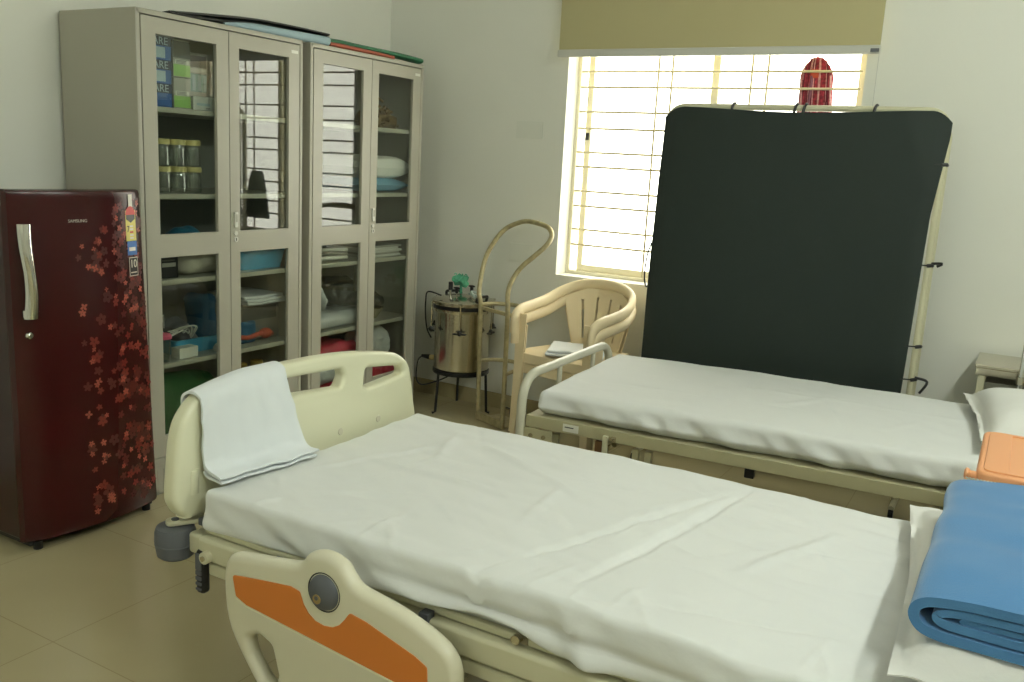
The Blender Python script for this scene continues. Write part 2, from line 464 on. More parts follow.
tube_light((2.3, RY, 2.45), (1, 0, 0), (0, 1, 0), 'long white fill tube light added high on the front wall', FILL_TUBE)

# ------------------------------------------------------------------ cabinets
CY0, CW, CH, CX0, CX1 = -2.202, 0.915, 1.98, 0.02, 0.491
LABELM = mat('white_label', (225, 225, 215), 0.5)
SILVER = mat('lock_silver', (214, 214, 206), 0.3, 0.35)
RIB = mat('cabinet_gap', (40, 40, 38), 0.7)
SH = (1.62, 1.272, 0.915, 0.56)
def cabinet(y0, label):
    y1 = y0 + CW
    c = thing('steel_cabinet', label, 'cabinet', (CX0, y0, 0), group='glazed steel cabinets against the left wall')
    b = MB()
    b.box((CX0, y0, 0.0), (CX1, y0 + 0.021, CH), CAB, 0.006)
    b.box((CX0, y1 - 0.021, 0.0), (CX1, y1, CH), CAB, 0.006)
    b.box((CX0, y0 + 0.001, CH - 0.021), (CX1, y1 - 0.001, CH), CAB, 0.005)
    b.box((CX0 + 0.003, y0 + 0.01, 0.01), (CX0 + 0.012, y1 - 0.01, CH - 0.01), INNER)
    b.box((CX0 + 0.012, y0 + 0.02, 0.12), (CX1 - 0.001, y1 - 0.02, 0.162), CAB, 0.002)
    b.build('carcass', c)
    p = MB(); p.box((0.44, y0 + 0.02, 0.0), (CX1 - 0.006, y1 - 0.02, 0.118), CAB, 0.002)
    for k in range(28):
        yy = y0 + 0.05 + k * 0.03
        p.box((CX1 - 0.007, yy, 0.008), (CX1 - 0.003, yy + 0.012, 0.112), CAB, 0.0015)
    p.build('plinth', c)
    for z in SH:
        MB().box((CX0 + 0.012, y0 + 0.022, z - 0.022), (0.462, y1 - 0.022, z), SHELF, 0.003).build('shelf', c)
    MB().box((0.452, (y0 + y1) / 2 - 0.02, 0.165), (0.468, (y0 + y1) / 2 + 0.02, CH - 0.022), CAB).build('centre_post', c)
    mid = y0 + 0.462
    for k, (a, e) in enumerate(((y0 + 0.024, mid - 0.0015), (mid + 0.0015, y1 - 0.024))):
        pa = a + 0.068; pb = pa + 0.302
        if k == 1: pa = a + 0.056; pb = pa + 0.302
        out = [(a, 0.166), (e, 0.166), (e, CH - 0.025), (a, CH - 0.025)]
        holes = [[(pa, 0.255), (pb, 0.255), (pb, 1.015), (pa, 1.015)], [(pa, 1.11), (pb, 1.11), (pb, 1.893), (pa, 1.893)]]
        d = MB().plate(out, holes, 0.020, 0.002, CAB, YZ(CX1 - 0.0105), 1).build('door', c)
        for z0, z1 in ((0.247, 1.023), (1.102, 1.901)):
            MB().box((0.4735, pa - 0.006, z0), (0.4775, pb + 0.006, z1), PANE).build('glass_pane', d, 0)
        if k == 1:
            ly = a + 0.026
            MB().rbox((CX1 - 0.001, ly - 0.011, 1.125), (CX1 + 0.010, ly + 0.011, 1.195), 0.005, SILVER, (1, 2, 4)).box((CX1 + 0.0095, ly - 0.005, 1.15), (CX1 + 0.011, ly + 0.005, 1.185), CAB).build('pull_handle', d)
            l = MB().cyl((CX1 - 0.002, ly, 1.10), (CX1 + 0.006, ly, 1.10), 0.011, SILVER, 18, bev=0.002)
            l.cyl((CX1 - 0.002, ly + 0.003, 1.073), (CX1 + 0.004, ly + 0.003, 1.073), 0.012, SILVER, 18, bev=0.001)
            l.box((CX1 + 0.004, ly + 0.001, 1.067), (CX1 + 0.005, ly + 0.005, 1.079), RIB).build('lock', d)
            MB().box((CX1 - 0.0005, e - 0.056, 1.914), (CX1 + 0.0008, e - 0.012, 1.928), LABELM).build('maker_label', d)
    return c
cabinet(CY0, 'grey steel cabinet with glass doors holding boxes and jars, beside the refrigerator')
cabinet(CY0 + CW + 0.049, 'grey steel cabinet with glass doors holding pillows and bags, in the room corner')

# ---- contents of the cabinets
def pack(name, lo, hi, m, label, cat='box', group=None, extra=None, bev=0.002):
    b = MB().box(lo, hi, m, bev)
    if extra: extra(b)
    return solo(b, name, label, cat, (lo[0], lo[1], lo[2]), group)
CB = mat('carton_blue', (40, 92, 160), 0.5); CN = mat('carton_navy', (34, 44, 62), 0.5); CGN = mat('carton_green', (142, 190, 92), 0.5)
CGY = mat('carton_grey', (166, 164, 152), 0.5); CWH = mat('carton_white', (216, 216, 206), 0.5); CTL = mat('carton_teal', (120, 158, 150), 0.5)
CBR = mat('carton_brown', (96, 84, 74), 0.6); CLT = mat('carton_pale_blue', (176, 196, 204), 0.5); CDK = mat('carton_dark', (82, 82, 76), 0.5)
FX = 0.425
for k, z in enumerate((1.621, 1.713, 1.805)):
    def ex(b, z=z, k=k):
        b.box((FX, -2.172, z + 0.055), (FX + 0.0008, -1.985, z + 0.09), CN)
        b.box((FX, -2.165, z + 0.008), (FX + 0.0008, -2.015, z + 0.05), CLT if k else CB)
        b.text('CARE', 0.042, CLT, mapx(((0, 1, 0), (0, 0, 1), (1, 0, 0)), (FX + 0.0012, -2.053, z + 0.072)))
    pack('carton', (0.14, -2.178, z), (FX, -1.985, z + 0.091), CB, 'blue carton marked CARE on the top shelf, ' + ('lowest', 'middle one', 'topmost')[k] + ' of the stack', group='blue cartons on the top shelf', extra=ex)
for k, z in enumerate((1.621, 1.746)):
    def ex(b, z=z, k=k):
        b.box((FX + 0.005, -1.979, z + 0.004), (FX + 0.0058, -1.895 , z + 0.05), CGN)
        b.box((FX + 0.005, -1.972, z + 0.052), (FX + 0.0058, -1.902, z + 0.07), CWH)
        b.box((FX + 0.005, -1.979, z + 0.076), (FX + 0.0058, -1.895, z + (0.118 if k == 0 else 0.142)), CGY if k == 0 else CDK)
        for q in range(3): b.box((FX + 0.0058, -1.965, z + 0.054 + 0.005 * q), (FX + 0.0062, -1.915, z + 0.0565 + 0.005 * q), CDK)
    pack('carton', (0.16, -1.981, z), (FX + 0.005, -1.893, z + (0.123 if k == 0 else 0.146)), CGY, 'grey and lime green carton beside the blue cartons, ' + ('lower', 'upper') + ' of two'.split('#')[0] if False else 'grey and lime green carton beside the blue cartons, the ' + ('lower' if k == 0 else 'upper') + ' of two', group='green and grey cartons', extra=ex)
def ex(b):
    b.box((0.36, -1.868, 1.70), (0.3608, -1.748, 1.775), CTL); b.box((0.36, -1.868, 1.78), (0.3608, -1.748, 1.797), CWH); b.box((0.36, -1.868, 1.802), (0.3608, -1.748, 1.85), CBR)
    for q in range(4): b.box((0.3608, -1.855 + 0.03 * q, 1.705), (0.3612, -1.838 + 0.03 * q, 1.77), CLT)
pack('carton', (0.12, -1.875, 1.621), (0.36, -1.742, 1.86), CGY, 'tall teal and brown carton at the right of the top shelf', extra=ex)
def ex(b):
    b.box((0.438, -1.87, 1.64), (0.4388, -1.80, 1.65), CLT); b.box((0.438, -1.822, 1.628), (0.4388, -1.80, 1.632), CDK)
pack('carton', (0.37, -1.888, 1.621), (0.438, -1.772, 1.677), CWH, 'small white carton lying in front of the teal carton', extra=ex)

JG = glass('jar_glass', (246, 248, 246), 0.12, 0.03); LID = mat('jar_lid', (204, 192, 128), 0.45)
jar0 = None
for r in range(2):
    for k in range(3):
        loc = (0.405, -2.027 + 0.079 * k - (0.004 if r else 0), 1.273 + 0.1115 * r)
        lab = 'clear glass jar with a yellow lid, %s of the %s row' % (('left', 'middle', 'right')[k], ('lower', 'upper')[r])
        if jar0 is None:
            jar0 = thing('glass_jar', lab, 'jar', loc, group='glass jars with yellow lids')
            MB().lathe([(0.0, 0), (0.033, 0), (0.036, 0.005), (0.036, 0.07), (0.031, 0.082), (0.031, 0.088), (0.028, 0.088), (0.028, 0.081), (0.033, 0.069), (0.033, 0.007), (0.0, 0.004)], loc, JG, 24, cap=False).build('jar_body', jar0)
            MB().lathe([(0.0, 0.088), (0.0355, 0.088), (0.0365, 0.09), (0.0365, 0.105), (0.034, 0.11), (0.0, 0.1105)], loc, LID, 24, cap=False).build('lid', jar0)
        else: dup(jar0, loc, lab)

def lump(lo, hi, m, seed=0, amp=0.02, sc_=9, r=None, n=10):
    lo, hi = Vector(lo), Vector(hi); d = hi - lo
    rr = r or min(d) * 0.48
    def fn(p, q):
        nn = (p - q).normalized() if (p - q).length > 1e-6 else Vector((0, 0, 1))
        k = amp * (nz(p, sc_, seed) + 0.5 * nz(p, sc_ * 2.3, seed + 5))
        f = min(1, (p.z - lo.z) / (d.z * 0.25 + 1e-6))
        return p + nn * k * f
    return MB().rbox(lo, hi, rr, m, (n, n, max(3, n // 2)), 4, fn)
CLOTHW = mat('bag_cloth', (205, 198, 180), 0.9, bump=(60, 0.3, 0.004)); BBLUE = mat('sky_blue_plastic', (74, 160, 198), 0.35)
DBLUE = mat('deep_blue_cloth', (34, 92, 128), 0.7); GREENC = mat('green_cloth', (30, 84, 36), 0.8, bump=(40, 0.4, 0.006)); GREYC = mat('grey_cloth', (104, 104, 106), 0.9)
# first cabinet, left door
solo(lump((0.06, -1.78, 0.916), (0.21, -1.62, 1.10), BBLUE, 3, 0.02), 'cloth_bundle', 'sky blue bundle half hidden behind the cabinet rail under the jars', 'bundle', (0.13, -1.70, 0.916))
def ex(b):
    b.box((0.425, -2.055, 0.965), (0.4258, -1.985, 0.982), CGY); b.box((0.425, -2.055, 0.99), (0.4258, -1.99, 0.995), CDK)
pack('black_box', (0.2, -2.14, 0.916), (0.425, -1.972, 1.035), BLACKP, 'black box with a grey strip at the left of the third shelf', extra=ex)
solo(lump((0.22, -1.955, 0.916), (0.43, -1.66, 1.06), CLOTHW, 8, 0.022, 11), 'cloth_bag', 'off-white cloth bag slumped beside the black box', 'bag', (0.33, -1.87, 0.916))
cp = thing('plastic_cup', 'clear plastic cup with a pink lid at the left edge of the fourth shelf', 'cup', (0.425, -2.06, 0.56))
MB().lathe([(0, 0.561), (0.026, 0.561), (0.034, 0.662), (0.032, 0.662), (0.024, 0.564), (0, 0.564)], (0.425, -2.06, 0), JG, 20, cap=False).build('cup_body', cp)
MB().lathe([(0, 0.6625), (0.037, 0.6625), (0.037, 0.675), (0.03, 0.683), (0, 0.684)], (0.425, -2.06, 0), mat('pink_plastic', (226, 96, 130), 0.4), 20, cap=False).build('lid', cp)
pack('small_carton', (0.385, -1.985, 0.561), (0.44, -1.885, 0.607), CWH, 'small white carton in front of the blue tray')
tr = thing('tray', 'sky blue plastic tray full of tubing on the fourth shelf', 'tray', (0.3, -1.86, 0.56))
def open_tray(lo, hi, m, fl=0.02, th=0.004):
    b = MB(); (x0, y0, z0), (x1, y1, z1) = lo, hi
    rings = []
    t = bmesh.new()
    for ex_, z in ((0, z0), (fl, z1), (fl + 0.008, z1), (fl - th, z1 - 0.001), (-th, z0 + th)):
        pts = fillet([(x0 - ex_, y0 - ex_), (x1 + ex_, y0 - ex_), (x1 + ex_, y1 + ex_), (x0 - ex_, y1 + ex_)], 0.03, 5, True)
        rings.append([t.verts.new((p.x, p.y, z)) for p in pts])
    K = len(rings[0])
    for A, B in zip(rings, rings[1:]):
        for i in range(K): t.faces.new((A[i], A[(i + 1) % K], B[(i + 1) % K], B[i]))
    t.faces.new(rings[0]); t.faces.new(rings[-1])
    bmesh.ops.recalc_face_normals(t, faces=t.faces)
    return b._join(t, m)
open_tray((0.2, -1.95, 0.561), (0.375, -1.68, 0.632), BBLUE).build('tray_body', tr)
solo(lump((0.2, -1.90, 0.57), (0.35, -1.79, 0.70), GREYC, 4, 0.025, 14), 'cloth_bundle', 'grey crumpled cloth lying in the blue tray', 'cloth', (0.28, -1.88, 0.57))
solo(lump((0.2, -1.775, 0.568), (0.36, -1.685, 0.81), DBLUE, 6, 0.02, 8), 'cloth_bag', 'deep blue bag standing in the right of the blue tray', 'bag', (0.25, -1.8, 0.566))
tb = MB()
for k in range(5):
    pts = [(0.395 + 0.012 * math.sin(k), -2.0 + 0.0 * k, 0.655 + 0.006 * k)] + [(0.385 + 0.03 * math.sin(k + j), -1.98 + 0.028 * j, 0.665 + 0.012 * math.sin(j * 1.3 + k) + 0.004 * k) for j in range(1, 5)] + [(0.37, -1.865, 0.63)]
    tb.tube(crspline(pts, 5), 0.003, CWH, 6)
tb.tube(crspline([(0.39, -2.04, 0.69), (0.38, -2.035, 0.72), (0.37, -2.01, 0.75), (0.36, -2.0, 0.69)], 5), 0.0025, CWH, 6)
solo(tb, 'tubing', 'white tubing coiled over the left rim of the blue tray', 'tubing', (0.39, -1.95, 0.64))
solo(MB().cyl((0.43, -1.775, 0.576), (0.395, -1.735, 0.576), 0.0145, CWH, 14, bev=0.002), 'bandage_roll', 'white bandage roll lying at the right end of the fourth shelf', 'bandage', (0.42, -1.76, 0.561))
solo(lump((0.2, -2.15, 0.164), (0.44, -1.70, 0.47), GREENC, 2, 0.03, 7), 'cloth_bundle', 'large green cloth bundle at the cabinet bottom', 'bundle', (0.33, -1.95, 0.164))
# first cabinet, right door
bs = thing('basin', 'sky blue plastic basin on the third shelf behind the right door', 'basin', (0.3, -1.48, 0.915))
open_tray((0.2, -1.61, 0.916), (0.415, -1.345, 1.005), BBLUE, 0.018).build('basin_body', bs)
CGREY = mat('steel_drawer_grey', (140, 136, 124), 0.5)
pack('drawer_unit', (0.1, -1.60, 0.561), (0.36, -1.31, 0.735), CGREY, 'grey metal drawer unit on the fourth shelf under the folded cloth', 'drawer unit', extra=lambda b: b.box((0.36, -1.58, 0.66), (0.362, -1.33, 0.72), CDK))
def folded(lo, hi, m, layers, seed=0):
    b = MB(); (x0, y0, z0), (x1, y1, z1) = lo, hi; h = (z1 - z0) / layers
    for k in range(layers):
        jx = 0.006 * math.sin(k * 2.1 + seed); jy = 0.008 * math.cos(k * 1.7 + seed)
        def fn(p, q, k=k): return p + Vector((0, 0, 0.004 * nz(p, 9, seed)))
        b.rbox((x0 + jx, y0 + jy, z0 + h * k), (x1 + jx, y1 + jy, z0 + h * (k + 1) - 0.0004), h * 0.45, m, (6, 6, 1), 2, fn)
    return b
solo(folded((0.15, -1.57, 0.741), (0.41, -1.315, 0.785), SHEET, 3), 'folded_cloth', 'white folded cloth on the grey drawer unit', 'cloth', (0.27, -1.47, 0.741))
og = MB(); OR = mat('red_orange_rubber', (178, 74, 48), 0.5)
og.tube(crspline([(0.40, -1.63, 0.60), (0.415, -1.56, 0.594), (0.41, -1.5, 0.60), (0.42, -1.44, 0.606), (0.40, -1.40, 0.59)], 6), 0.011, OR, 10); og.ball((0.41, -1.45, 0.60), (0.03, 0.035, 0.025), OR)
solo(og, 'rubber_tube', 'orange red rubber tube with a bulb on the fourth shelf', 'tube', (0.41, -1.5, 0.58))
solo(lump((0.37, -1.66, 0.561), (0.40, -1.5, 0.66), DBLUE, 12, 0.014, 20), 'cloth_bundle', 'dark blue cloth behind the orange rubber tube', 'cloth', (0.385, -1.58, 0.561))
YJ = mat('mustard_plastic', (150, 122, 52), 0.5)
for k, yy in enumerate((-1.60, -1.50)):
    solo(MB().lathe([(0, 0.163), (0.04, 0.163), (0.042, 0.17), (0.042, 0.42), (0.03, 0.44), (0.03, 0.47), (0, 0.472)], (0.40, yy, 0), YJ, 20, cap=False), 'bottle', 'mustard yellow bottle at the cabinet bottom, ' + ('left' if k == 0 else 'right') + ' of two', 'bottle', (0.40, yy, 0.163), 'mustard bottles')
# second cabinet
CY2 = CY0 + CW + 0.043
CLEAR = glass('clear_plastic', (214, 216, 214), 0.10, 0.18); RED = mat('red_plastic', (188, 44, 66), 0.45); GOLD = mat('straw', (128, 100, 52), 0.7, bump=(90, 0.6, 0.01), vary=(50, 0.5))
WPLAST = mat('white_plastic_bag', (202, 204, 202), 0.35, bump=(24, 0.6, 0.01))
def cushion(lo, hi, m, seed=0, pw=5):
    lo, hi = Vector(lo), Vector(hi); c = (lo + hi) / 2; h = (hi - lo) / 2
    def f(u, v, s):
        x, y = u * 2 - 1, v * 2 - 1
        t = (max(0, 1 - abs(x) ** pw) * max(0, 1 - abs(y) ** pw)) ** 0.45
        k = 1 + 0.06 * (abs(x * y)) - 0.03 * (1 - abs(x)) - 0.03 * (1 - abs(y))
        p = Vector((c.x + h.x * x * k, c.y + h.y * y * k, c.z + s * h.z * t))
        p.z += t * 0.012 * nz(p, 10, seed) if s > 0 else 0
        return p
    b = MB()
    t = bmesh.new(); N = 20
    for s in (1, -1):
        V = [[t.verts.new(f(i / N, j / N, s)) for j in range(N + 1)] for i in range(N + 1)]
        for i in range(N):
            for j in range(N): t.faces.new((V[i][j], V[i + 1][j], V[i + 1][j + 1], V[i][j + 1]))
    bmesh.ops.remove_doubles(t, verts=t.verts, dist=1e-5); bmesh.ops.recalc_face_normals(t, faces=t.faces)
    return b._join(t, m)
BLP = mat('pale_blue_cotton', (112, 160, 188), 0.9)
solo(cushion((0.1, -0.83, 1.273), (0.43, -0.375, 1.352), BLP, 4), 'pillow', 'pale blue pillow under the white one on the second shelf of the corner cabinet', 'pillow', (0.27, -0.6, 1.273))
solo(cushion((0.08, -0.84, 1.342), (0.44, -0.36, 1.472), PILLOWM, 7), 'pillow', 'plump white pillow lying on the pale blue one inside the corner cabinet', 'pillow', (0.27, -0.6, 1.342))
gb = MB()
for k in range(70):
    a = rnd.uniform(-1, 1); bb = rnd.uniform(0, 1)
    y = -0.56 + 0.13 * a; z = 1.625 + 0.15 * bb * (1 - a * a); x = 0.40 + rnd.uniform(-0.08, 0.03)
    gb.tube([(x, y, z), (x + rnd.uniform(-.03, .03), y + rnd.uniform(-.05, .05), z + rnd.uniform(-.02, .03))], rnd.uniform(0.004, 0.009), GOLD, 5)
gb.rbox((0.28, -0.68, 1.621), (0.42, -0.44, 1.70), 0.035, GOLD, (5, 6, 3), 3, lambda p, q: p + Vector((0, 0, 0.02 * nz(p, 20, 3) if p.z > 1.63 else 0)))
solo(gb, 'straw_bundle', 'bundle of brown straw coloured strips on the top shelf of the corner cabinet', 'bundle', (0.36, -0.56, 1.62))
for k in range(5):
    pack('paper_stack', (0.14 + 0.006 * (k % 2), -0.72, 0.916 + 0.013 * k), (0.425 + 0.005 * (k % 3), -0.405 - 0.02 * (k % 2), 0.9285 + 0.013 * k), CWH if k % 3 != 1 else CGY, ('lowest', 'second lowest', 'middle', 'second from top', 'topmost')[k] + ' of the flat white packets stacked in the corner cabinet', 'packet', 'flat packets in the corner cabinet', bev=0.003)
bw = MB().lathe([(0, 0.561), (0.03, 0.561), (0.07, 0.62), (0.072, 0.625), (0.066, 0.622), (0.028, 0.566), (0, 0.566)], (0.36, -0.58, 0), STEEL, 24, cap=False)
solo(bw, 'steel_bowl', 'shiny steel bowl on the fourth shelf of the corner cabinet', 'bowl', (0.36, -0.58, 0.561))
solo(lump((0.25, -0.68, 0.632), (0.41, -0.5, 0.70), CLEAR, 2, 0.02, 12), 'plastic_bag', 'small clear bag resting over the steel bowl', 'bag', (0.33, -0.59, 0.632))
solo(lump((0.24, -0.74, 0.30), (0.43, -0.43, 0.50), WPLAST, 5, 0.035, 10), 'plastic_bag', 'grey white crumpled plastic bag on the red pack at the bottom right', 'bag', (0.34, -0.6, 0.30))
solo(lump((0.22, -0.74, 0.164), (0.44, -0.42, 0.31), RED, 9, 0.02, 9), 'red_pack', 'red plastic pack at the bottom right of the corner cabinet', 'pack', (0.33, -0.6, 0.164))
# left half
for k in range(3):
    solo(MB().tube(crspline([(0.40 - 0.03 * k, -1.16, 0.93 + 0.02 * k), (0.42, -1.0, 0.935 + 0.022 * k), (0.41, -0.86, 0.93 + 0.02 * k)], 6), 0.010, CWH if k != 1 else CGREY, 8), 'tube_pack', ('lowest', 'middle', 'topmost')[k] + ' of the pale tubes lying across the third shelf', 'tube', (0.41, -1.0, 0.92 + 0.02 * k), 'tubes on the third shelf')
solo(lump((0.2, -1.18, 0.561), (0.44, -0.76, 0.65), WPLAST, 11, 0.02, 10), 'plastic_bag', 'flat white plastic bag at the bottom of the pile on the fourth shelf', 'bag', (0.32, -1.0, 0.561))
solo(lump((0.2, -1.16, 0.655), (0.43, -1.0, 0.78), WPLAST, 15, 0.04, 12), 'plastic_bag', 'bulging white plastic bag on the left of the flat one', 'bag', (0.32, -1.05, 0.662))
solo(lump((0.21, -0.95, 0.655), (0.43, -0.77, 0.80), CLEAR, 18, 0.045, 12), 'plastic_bag', 'clear crumpled bag beside the bulging white one', 'bag', (0.32, -0.88, 0.662))
rp = thing('red_pack', 'large red and clear plastic pack at the bottom left of the corner cabinet', 'pack', (0.33, -1.0, 0.164))
lump((0.18, -1.2, 0.40), (0.44, -0.77, 0.47), RED, 22, 0.02, 8).build('top_layer', rp)
lump((0.18, -1.2, 0.25), (0.435, -0.78, 0.41), WPLAST, 23, 0.025, 9).build('middle_layer', rp)
lump((0.18, -1.2, 0.164), (0.44, -0.81, 0.26), RED, 24, 0.02, 8).build('bottom_layer', rp)

# ---- things on the cabinet tops
FOAM = mat('pale_blue_foam', (156, 178, 186), 0.7, bump=(120, 0.3, 0.003))
fr = MB().tube(crspline([(0.452, -1.73, 1.988), (0.452, -1.6, 1.996), (0.452, -1.4, 1.999), (0.455, -1.2, 2.002), (0.458, -1.085, 2.004)], 6), 0.02, FOAM, 14,
               radii=[0.006 + 0.013 * min(1, i / 8) + 0.003 * i / 24 for i in range(25)])
solo(fr, 'foam_roll', 'pale blue foam roll lying along the cabinet top edge', 'foam roll', (0.42, -1.4, 1.981))
BR = mat('black_rubber', (30, 32, 30), 0.45)
def strip(pts, wd, th, m):
    b = MB()
    for i in range(2): pass
    return b.tube(crspline(pts, 6), wd, m, 10, flat=th / wd, up=(0, 0, 1))
bsm = thing('rubber_mat', 'black rubber mat strips lying behind the pale blue foam roll on the cabinet', 'mat', (0.34, -1.5, 1.981))
strip([(0.39, -1.98, 1.990), (0.39, -1.8, 1.998), (0.39, -1.6, 2.010), (0.39, -1.45, 2.016), (0.395, -1.25, 2.020), (0.40, -1.06, 2.020)], 0.045, 0.011, BR).build('lower_strip', bsm)
strip([(0.39, -1.96, 1.998), (0.39, -1.8, 2.014), (0.39, -1.6, 2.032), (0.39, -1.45, 2.040), (0.395, -1.25, 2.042), (0.40, -1.05, 2.040)], 0.045, 0.009, BR).build('upper_strip', bsm)
MB().box((0.28, -1.9, 1.981), (0.36, -1.1, 1.99), BR, 0.003).build('base_strip', bsm)
GRN = mat('green_rubber', (44, 110, 74), 0.5); REDR = mat('brick_red_rubber', (170, 86, 62), 0.55)
gm = strip([(0.34, -1.03, 2.018), (0.345, -0.9, 2.026), (0.36, -0.75, 2.022), (0.42, -0.5, 2.012), (0.455, -0.325, 2.000)], 0.04, 0.016, GRN)
solo(gm, 'rubber_sheet', 'green rubber sheet on top of the corner cabinet', 'rubber sheet', (0.36, -0.8, 1.981))
rm_ = strip([(0.44, -1.06, 1.995), (0.44, -0.95, 1.997), (0.44, -0.75, 1.995), (0.45, -0.56, 1.99)], 0.02, 0.012, REDR)
solo(rm_, 'rubber_sheet', 'brick red rubber sheet along the front edge of the corner cabinet top', 'rubber sheet', (0.44, -0.85, 1.981))

# ------------------------------------------------------------------ refrigerator
FY0, FY1, FYC, FHW, FTOP = -2.797, -2.232, -2.5145, 0.2825, 1.298
def ftap(o):
    """the right edge of the cabinet leans in towards the top."""
    for v in o.data.vertices:
        w_ = v.co + Vector(fg.location)
        if w_.y > FYC: v.co.y = (FYC + (w_.y - FYC) * (1 - 0.17 * max(0, w_.z) / FTOP)) - fg.location.y
    return o
def fdoor(y, off=0.0):
    u = (y - FYC) / FHW
    return 0.590 + 0.046 * (1 - u * u) - 0.02 * max(0, -u - 0.6) ** 2 / 0.16 + off
fg = thing('refrigerator', 'maroon single-door refrigerator with red flower print and chrome handle', 'refrigerator', (0.31, FYC, 0))
MB().box((0.05, FY0 + 0.006, 0.035), (0.545, FY1 - 0.006, FTOP - 0.055), MAROOND, 0.012, 3).build('body', fg); ftap(fg.children[0])
d = MB(); t = bmesh.new()
prof = []
NY = 28
for i in range(NY + 1):
    y = FY0 + (FY1 - FY0) * i / NY
    prof.append((fdoor(y), y))
# round the vertical corners
prof[0] = (prof[0][0] - 0.016, FY0); prof.insert(1, (prof[1][0] - 0.009, FY0 + 0.005)); prof[-1] = (prof[-1][0] - 0.016, FY1); prof.insert(-1, (prof[-2][0] - 0.009, FY1 - 0.005))
loop = [(0.548, FY0)] + prof + [(0.548, FY1)]
zz = [(0.034, 0.012), (0.036, 0.004), (0.044, 0.0), (0.075, 0.0), (FTOP - 0.03, 0.0), (FTOP - 0.012, 0.0), (FTOP - 0.003, 0.004), (FTOP, 0.014)]
rings = []
for z, ins in zz:
    rings.append([t.verts.new((x - ins if 0 < i < len(loop) - 1 else x, y, z)) for i, (x, y) in enumerate(loop)])
K = len(loop)
for A, B in zip(rings, rings[1:]):
    for i in range(K): t.faces.new((A[i], A[(i + 1) % K], B[(i + 1) % K], B[i]))
t.faces.new(rings[0][::-1]); t.faces.new(rings[-1])
bmesh.ops.recalc_face_normals(t, faces=t.faces)
d._join(t, MAROON)
# printed flowers: five-petal blossoms following the door's curve
def flower(cy, cz, r, m, lay, core=None, n=5, stretch=0.42):
    a0 = rnd.uniform(0, 2 * PI)
    for k in range(n):
        a = a0 + 2 * PI * k / n + rnd.uniform(-0.12, 0.12); pts = []
        rr = r * rnd.uniform(0.85, 1.1)
        for j in range(9):
            b_ = 2 * PI * j / 9
            u = rr * (0.55 + 0.45 * math.cos(b_)); v = rr * stretch * math.sin(b_)
            y = cy + u * math.cos(a) - v * math.sin(a); z = cz + u * math.sin(a) + v * math.cos(a)
            if not (FY0 + 0.02 < y < FY1 - 0.005 and 0.06 < z < FTOP - 0.02): pts = None; break
            pts.append((fdoor(y, lay), y, z))
        if pts: d.poly(pts, m)
    if core:
        pts = [(fdoor(cy + core * math.cos(q), lay + 0.0002), cy + core * math.cos(q), cz + core * math.sin(q)) for q in [2 * PI * j / 8 for j in range(8)]]
        d.poly(pts, FL1)
for k in range(80):
    u = rnd.random() ** 1.1; y = FY1 - 0.020 - 0.27 * u; z = rnd.uniform(0.08, FTOP - 0.03)
    if u > 0.5 and rnd.random() < 0.5: continue
    flower(y, z, rnd.uniform(0.018, 0.030), FL4 if rnd.random() < 0.5 else FL1, 0.0006 + 0.000004 * k, stretch=0.36)
for k in range(150):
    u = rnd.random() ** 1.35; y = FY1 - 0.016 - 0.34 * u; z = rnd.uniform(0.08, FTOP - 0.03)
    if u > 0.55 and rnd.random() < 0.5: continue
    flower(y, z, rnd.uniform(0.012, 0.024), FL2 if rnd.random() < 0.55 else FL1, 0.0010 + 0.000004 * k, 0.0025, stretch=0.31)
for k in range(60):
    u = rnd.random() ** 1.3; y = FY1 - 0.018 - 0.33 * u; z = rnd.uniform(0.09, FTOP - 0.03)
    flower(y, z, rnd.uniform(0.010, 0.016), FL3, 0.0016 + 0.000004 * k, 0.002, 4 if rnd.random() < 0.4 else 5, 0.30)
door = ftap(d.build('door', fg))
h = MB(); hy = -2.748
def hf(u, v):
    z = 0.86 + 0.325 * v; wv = 0.0225 * (0.80 + 0.25 * abs(v - 0.5) * 2)
    a = (u - 0.5) * PI
    tw = 0.007 * math.sin(v * PI * 1.6 + 0.5)
    return (fdoor(hy) + 0.012 + 0.026 * math.cos(a) + 0.008 * math.sin(v * PI), hy + wv * math.sin(a) + tw - 0.006, z)
h.grid(hf, 16, 28, CHROME)
h.box((fdoor(hy) - 0.005, hy - 0.024, 1.150), (fdoor(hy) + 0.014, hy + 0.014, 1.184), CHROME, 0.004); h.box((fdoor(hy) - 0.005, hy - 0.024, 0.861), (fdoor(hy) + 0.014, hy + 0.014, 0.89), CHROME, 0.004)
h.build('handle', door)
MB().lathe([(0, 0.012), (0.008, 0.012), (0.012, 0.009), (0.013, 0)], (fdoor(-2.752), -2.752, 0.798), CHROME, 20, (1, 0.2, 0)).build('lock', door)
def on_door(y, z, off=0.001):
    sl = -2 * 0.046 * (y - FYC) / FHW ** 2
    tv = Vector((sl, 1, 0)).normalized(); nv = Vector((1, -sl, 0)).normalized()
    return mapx((tv, (0, 0, 1), nv), (fdoor(y, off), y, z))
MB().text('SAMSUNG', 0.0155, mat('silver_print', (205, 200, 190), 0.3, 0.3), on_door(-2.575, 1.191, 0.0012)).build('logo_lettering', door)
def sticker(mb, y0, y1, z0, z1, m, off, n=5):
    mb.grid(lambda u, v: (fdoor(y0 + (y1 - y0) * u, off), y0 + (y1 - y0) * u, z0 + (z1 - z0) * v), n, 1, m); return mb
s = MB(); SW = mat('sticker_white', (225, 220, 205), 0.3); SY = mat('sticker_yellow', (222, 208, 110), 0.35); SR = mat('sticker_red', (200, 56, 48), 0.35); SB = mat('sticker_blue', (46, 106, 178), 0.35); SK = mat('sticker_black', (22, 20, 20), 0.3)
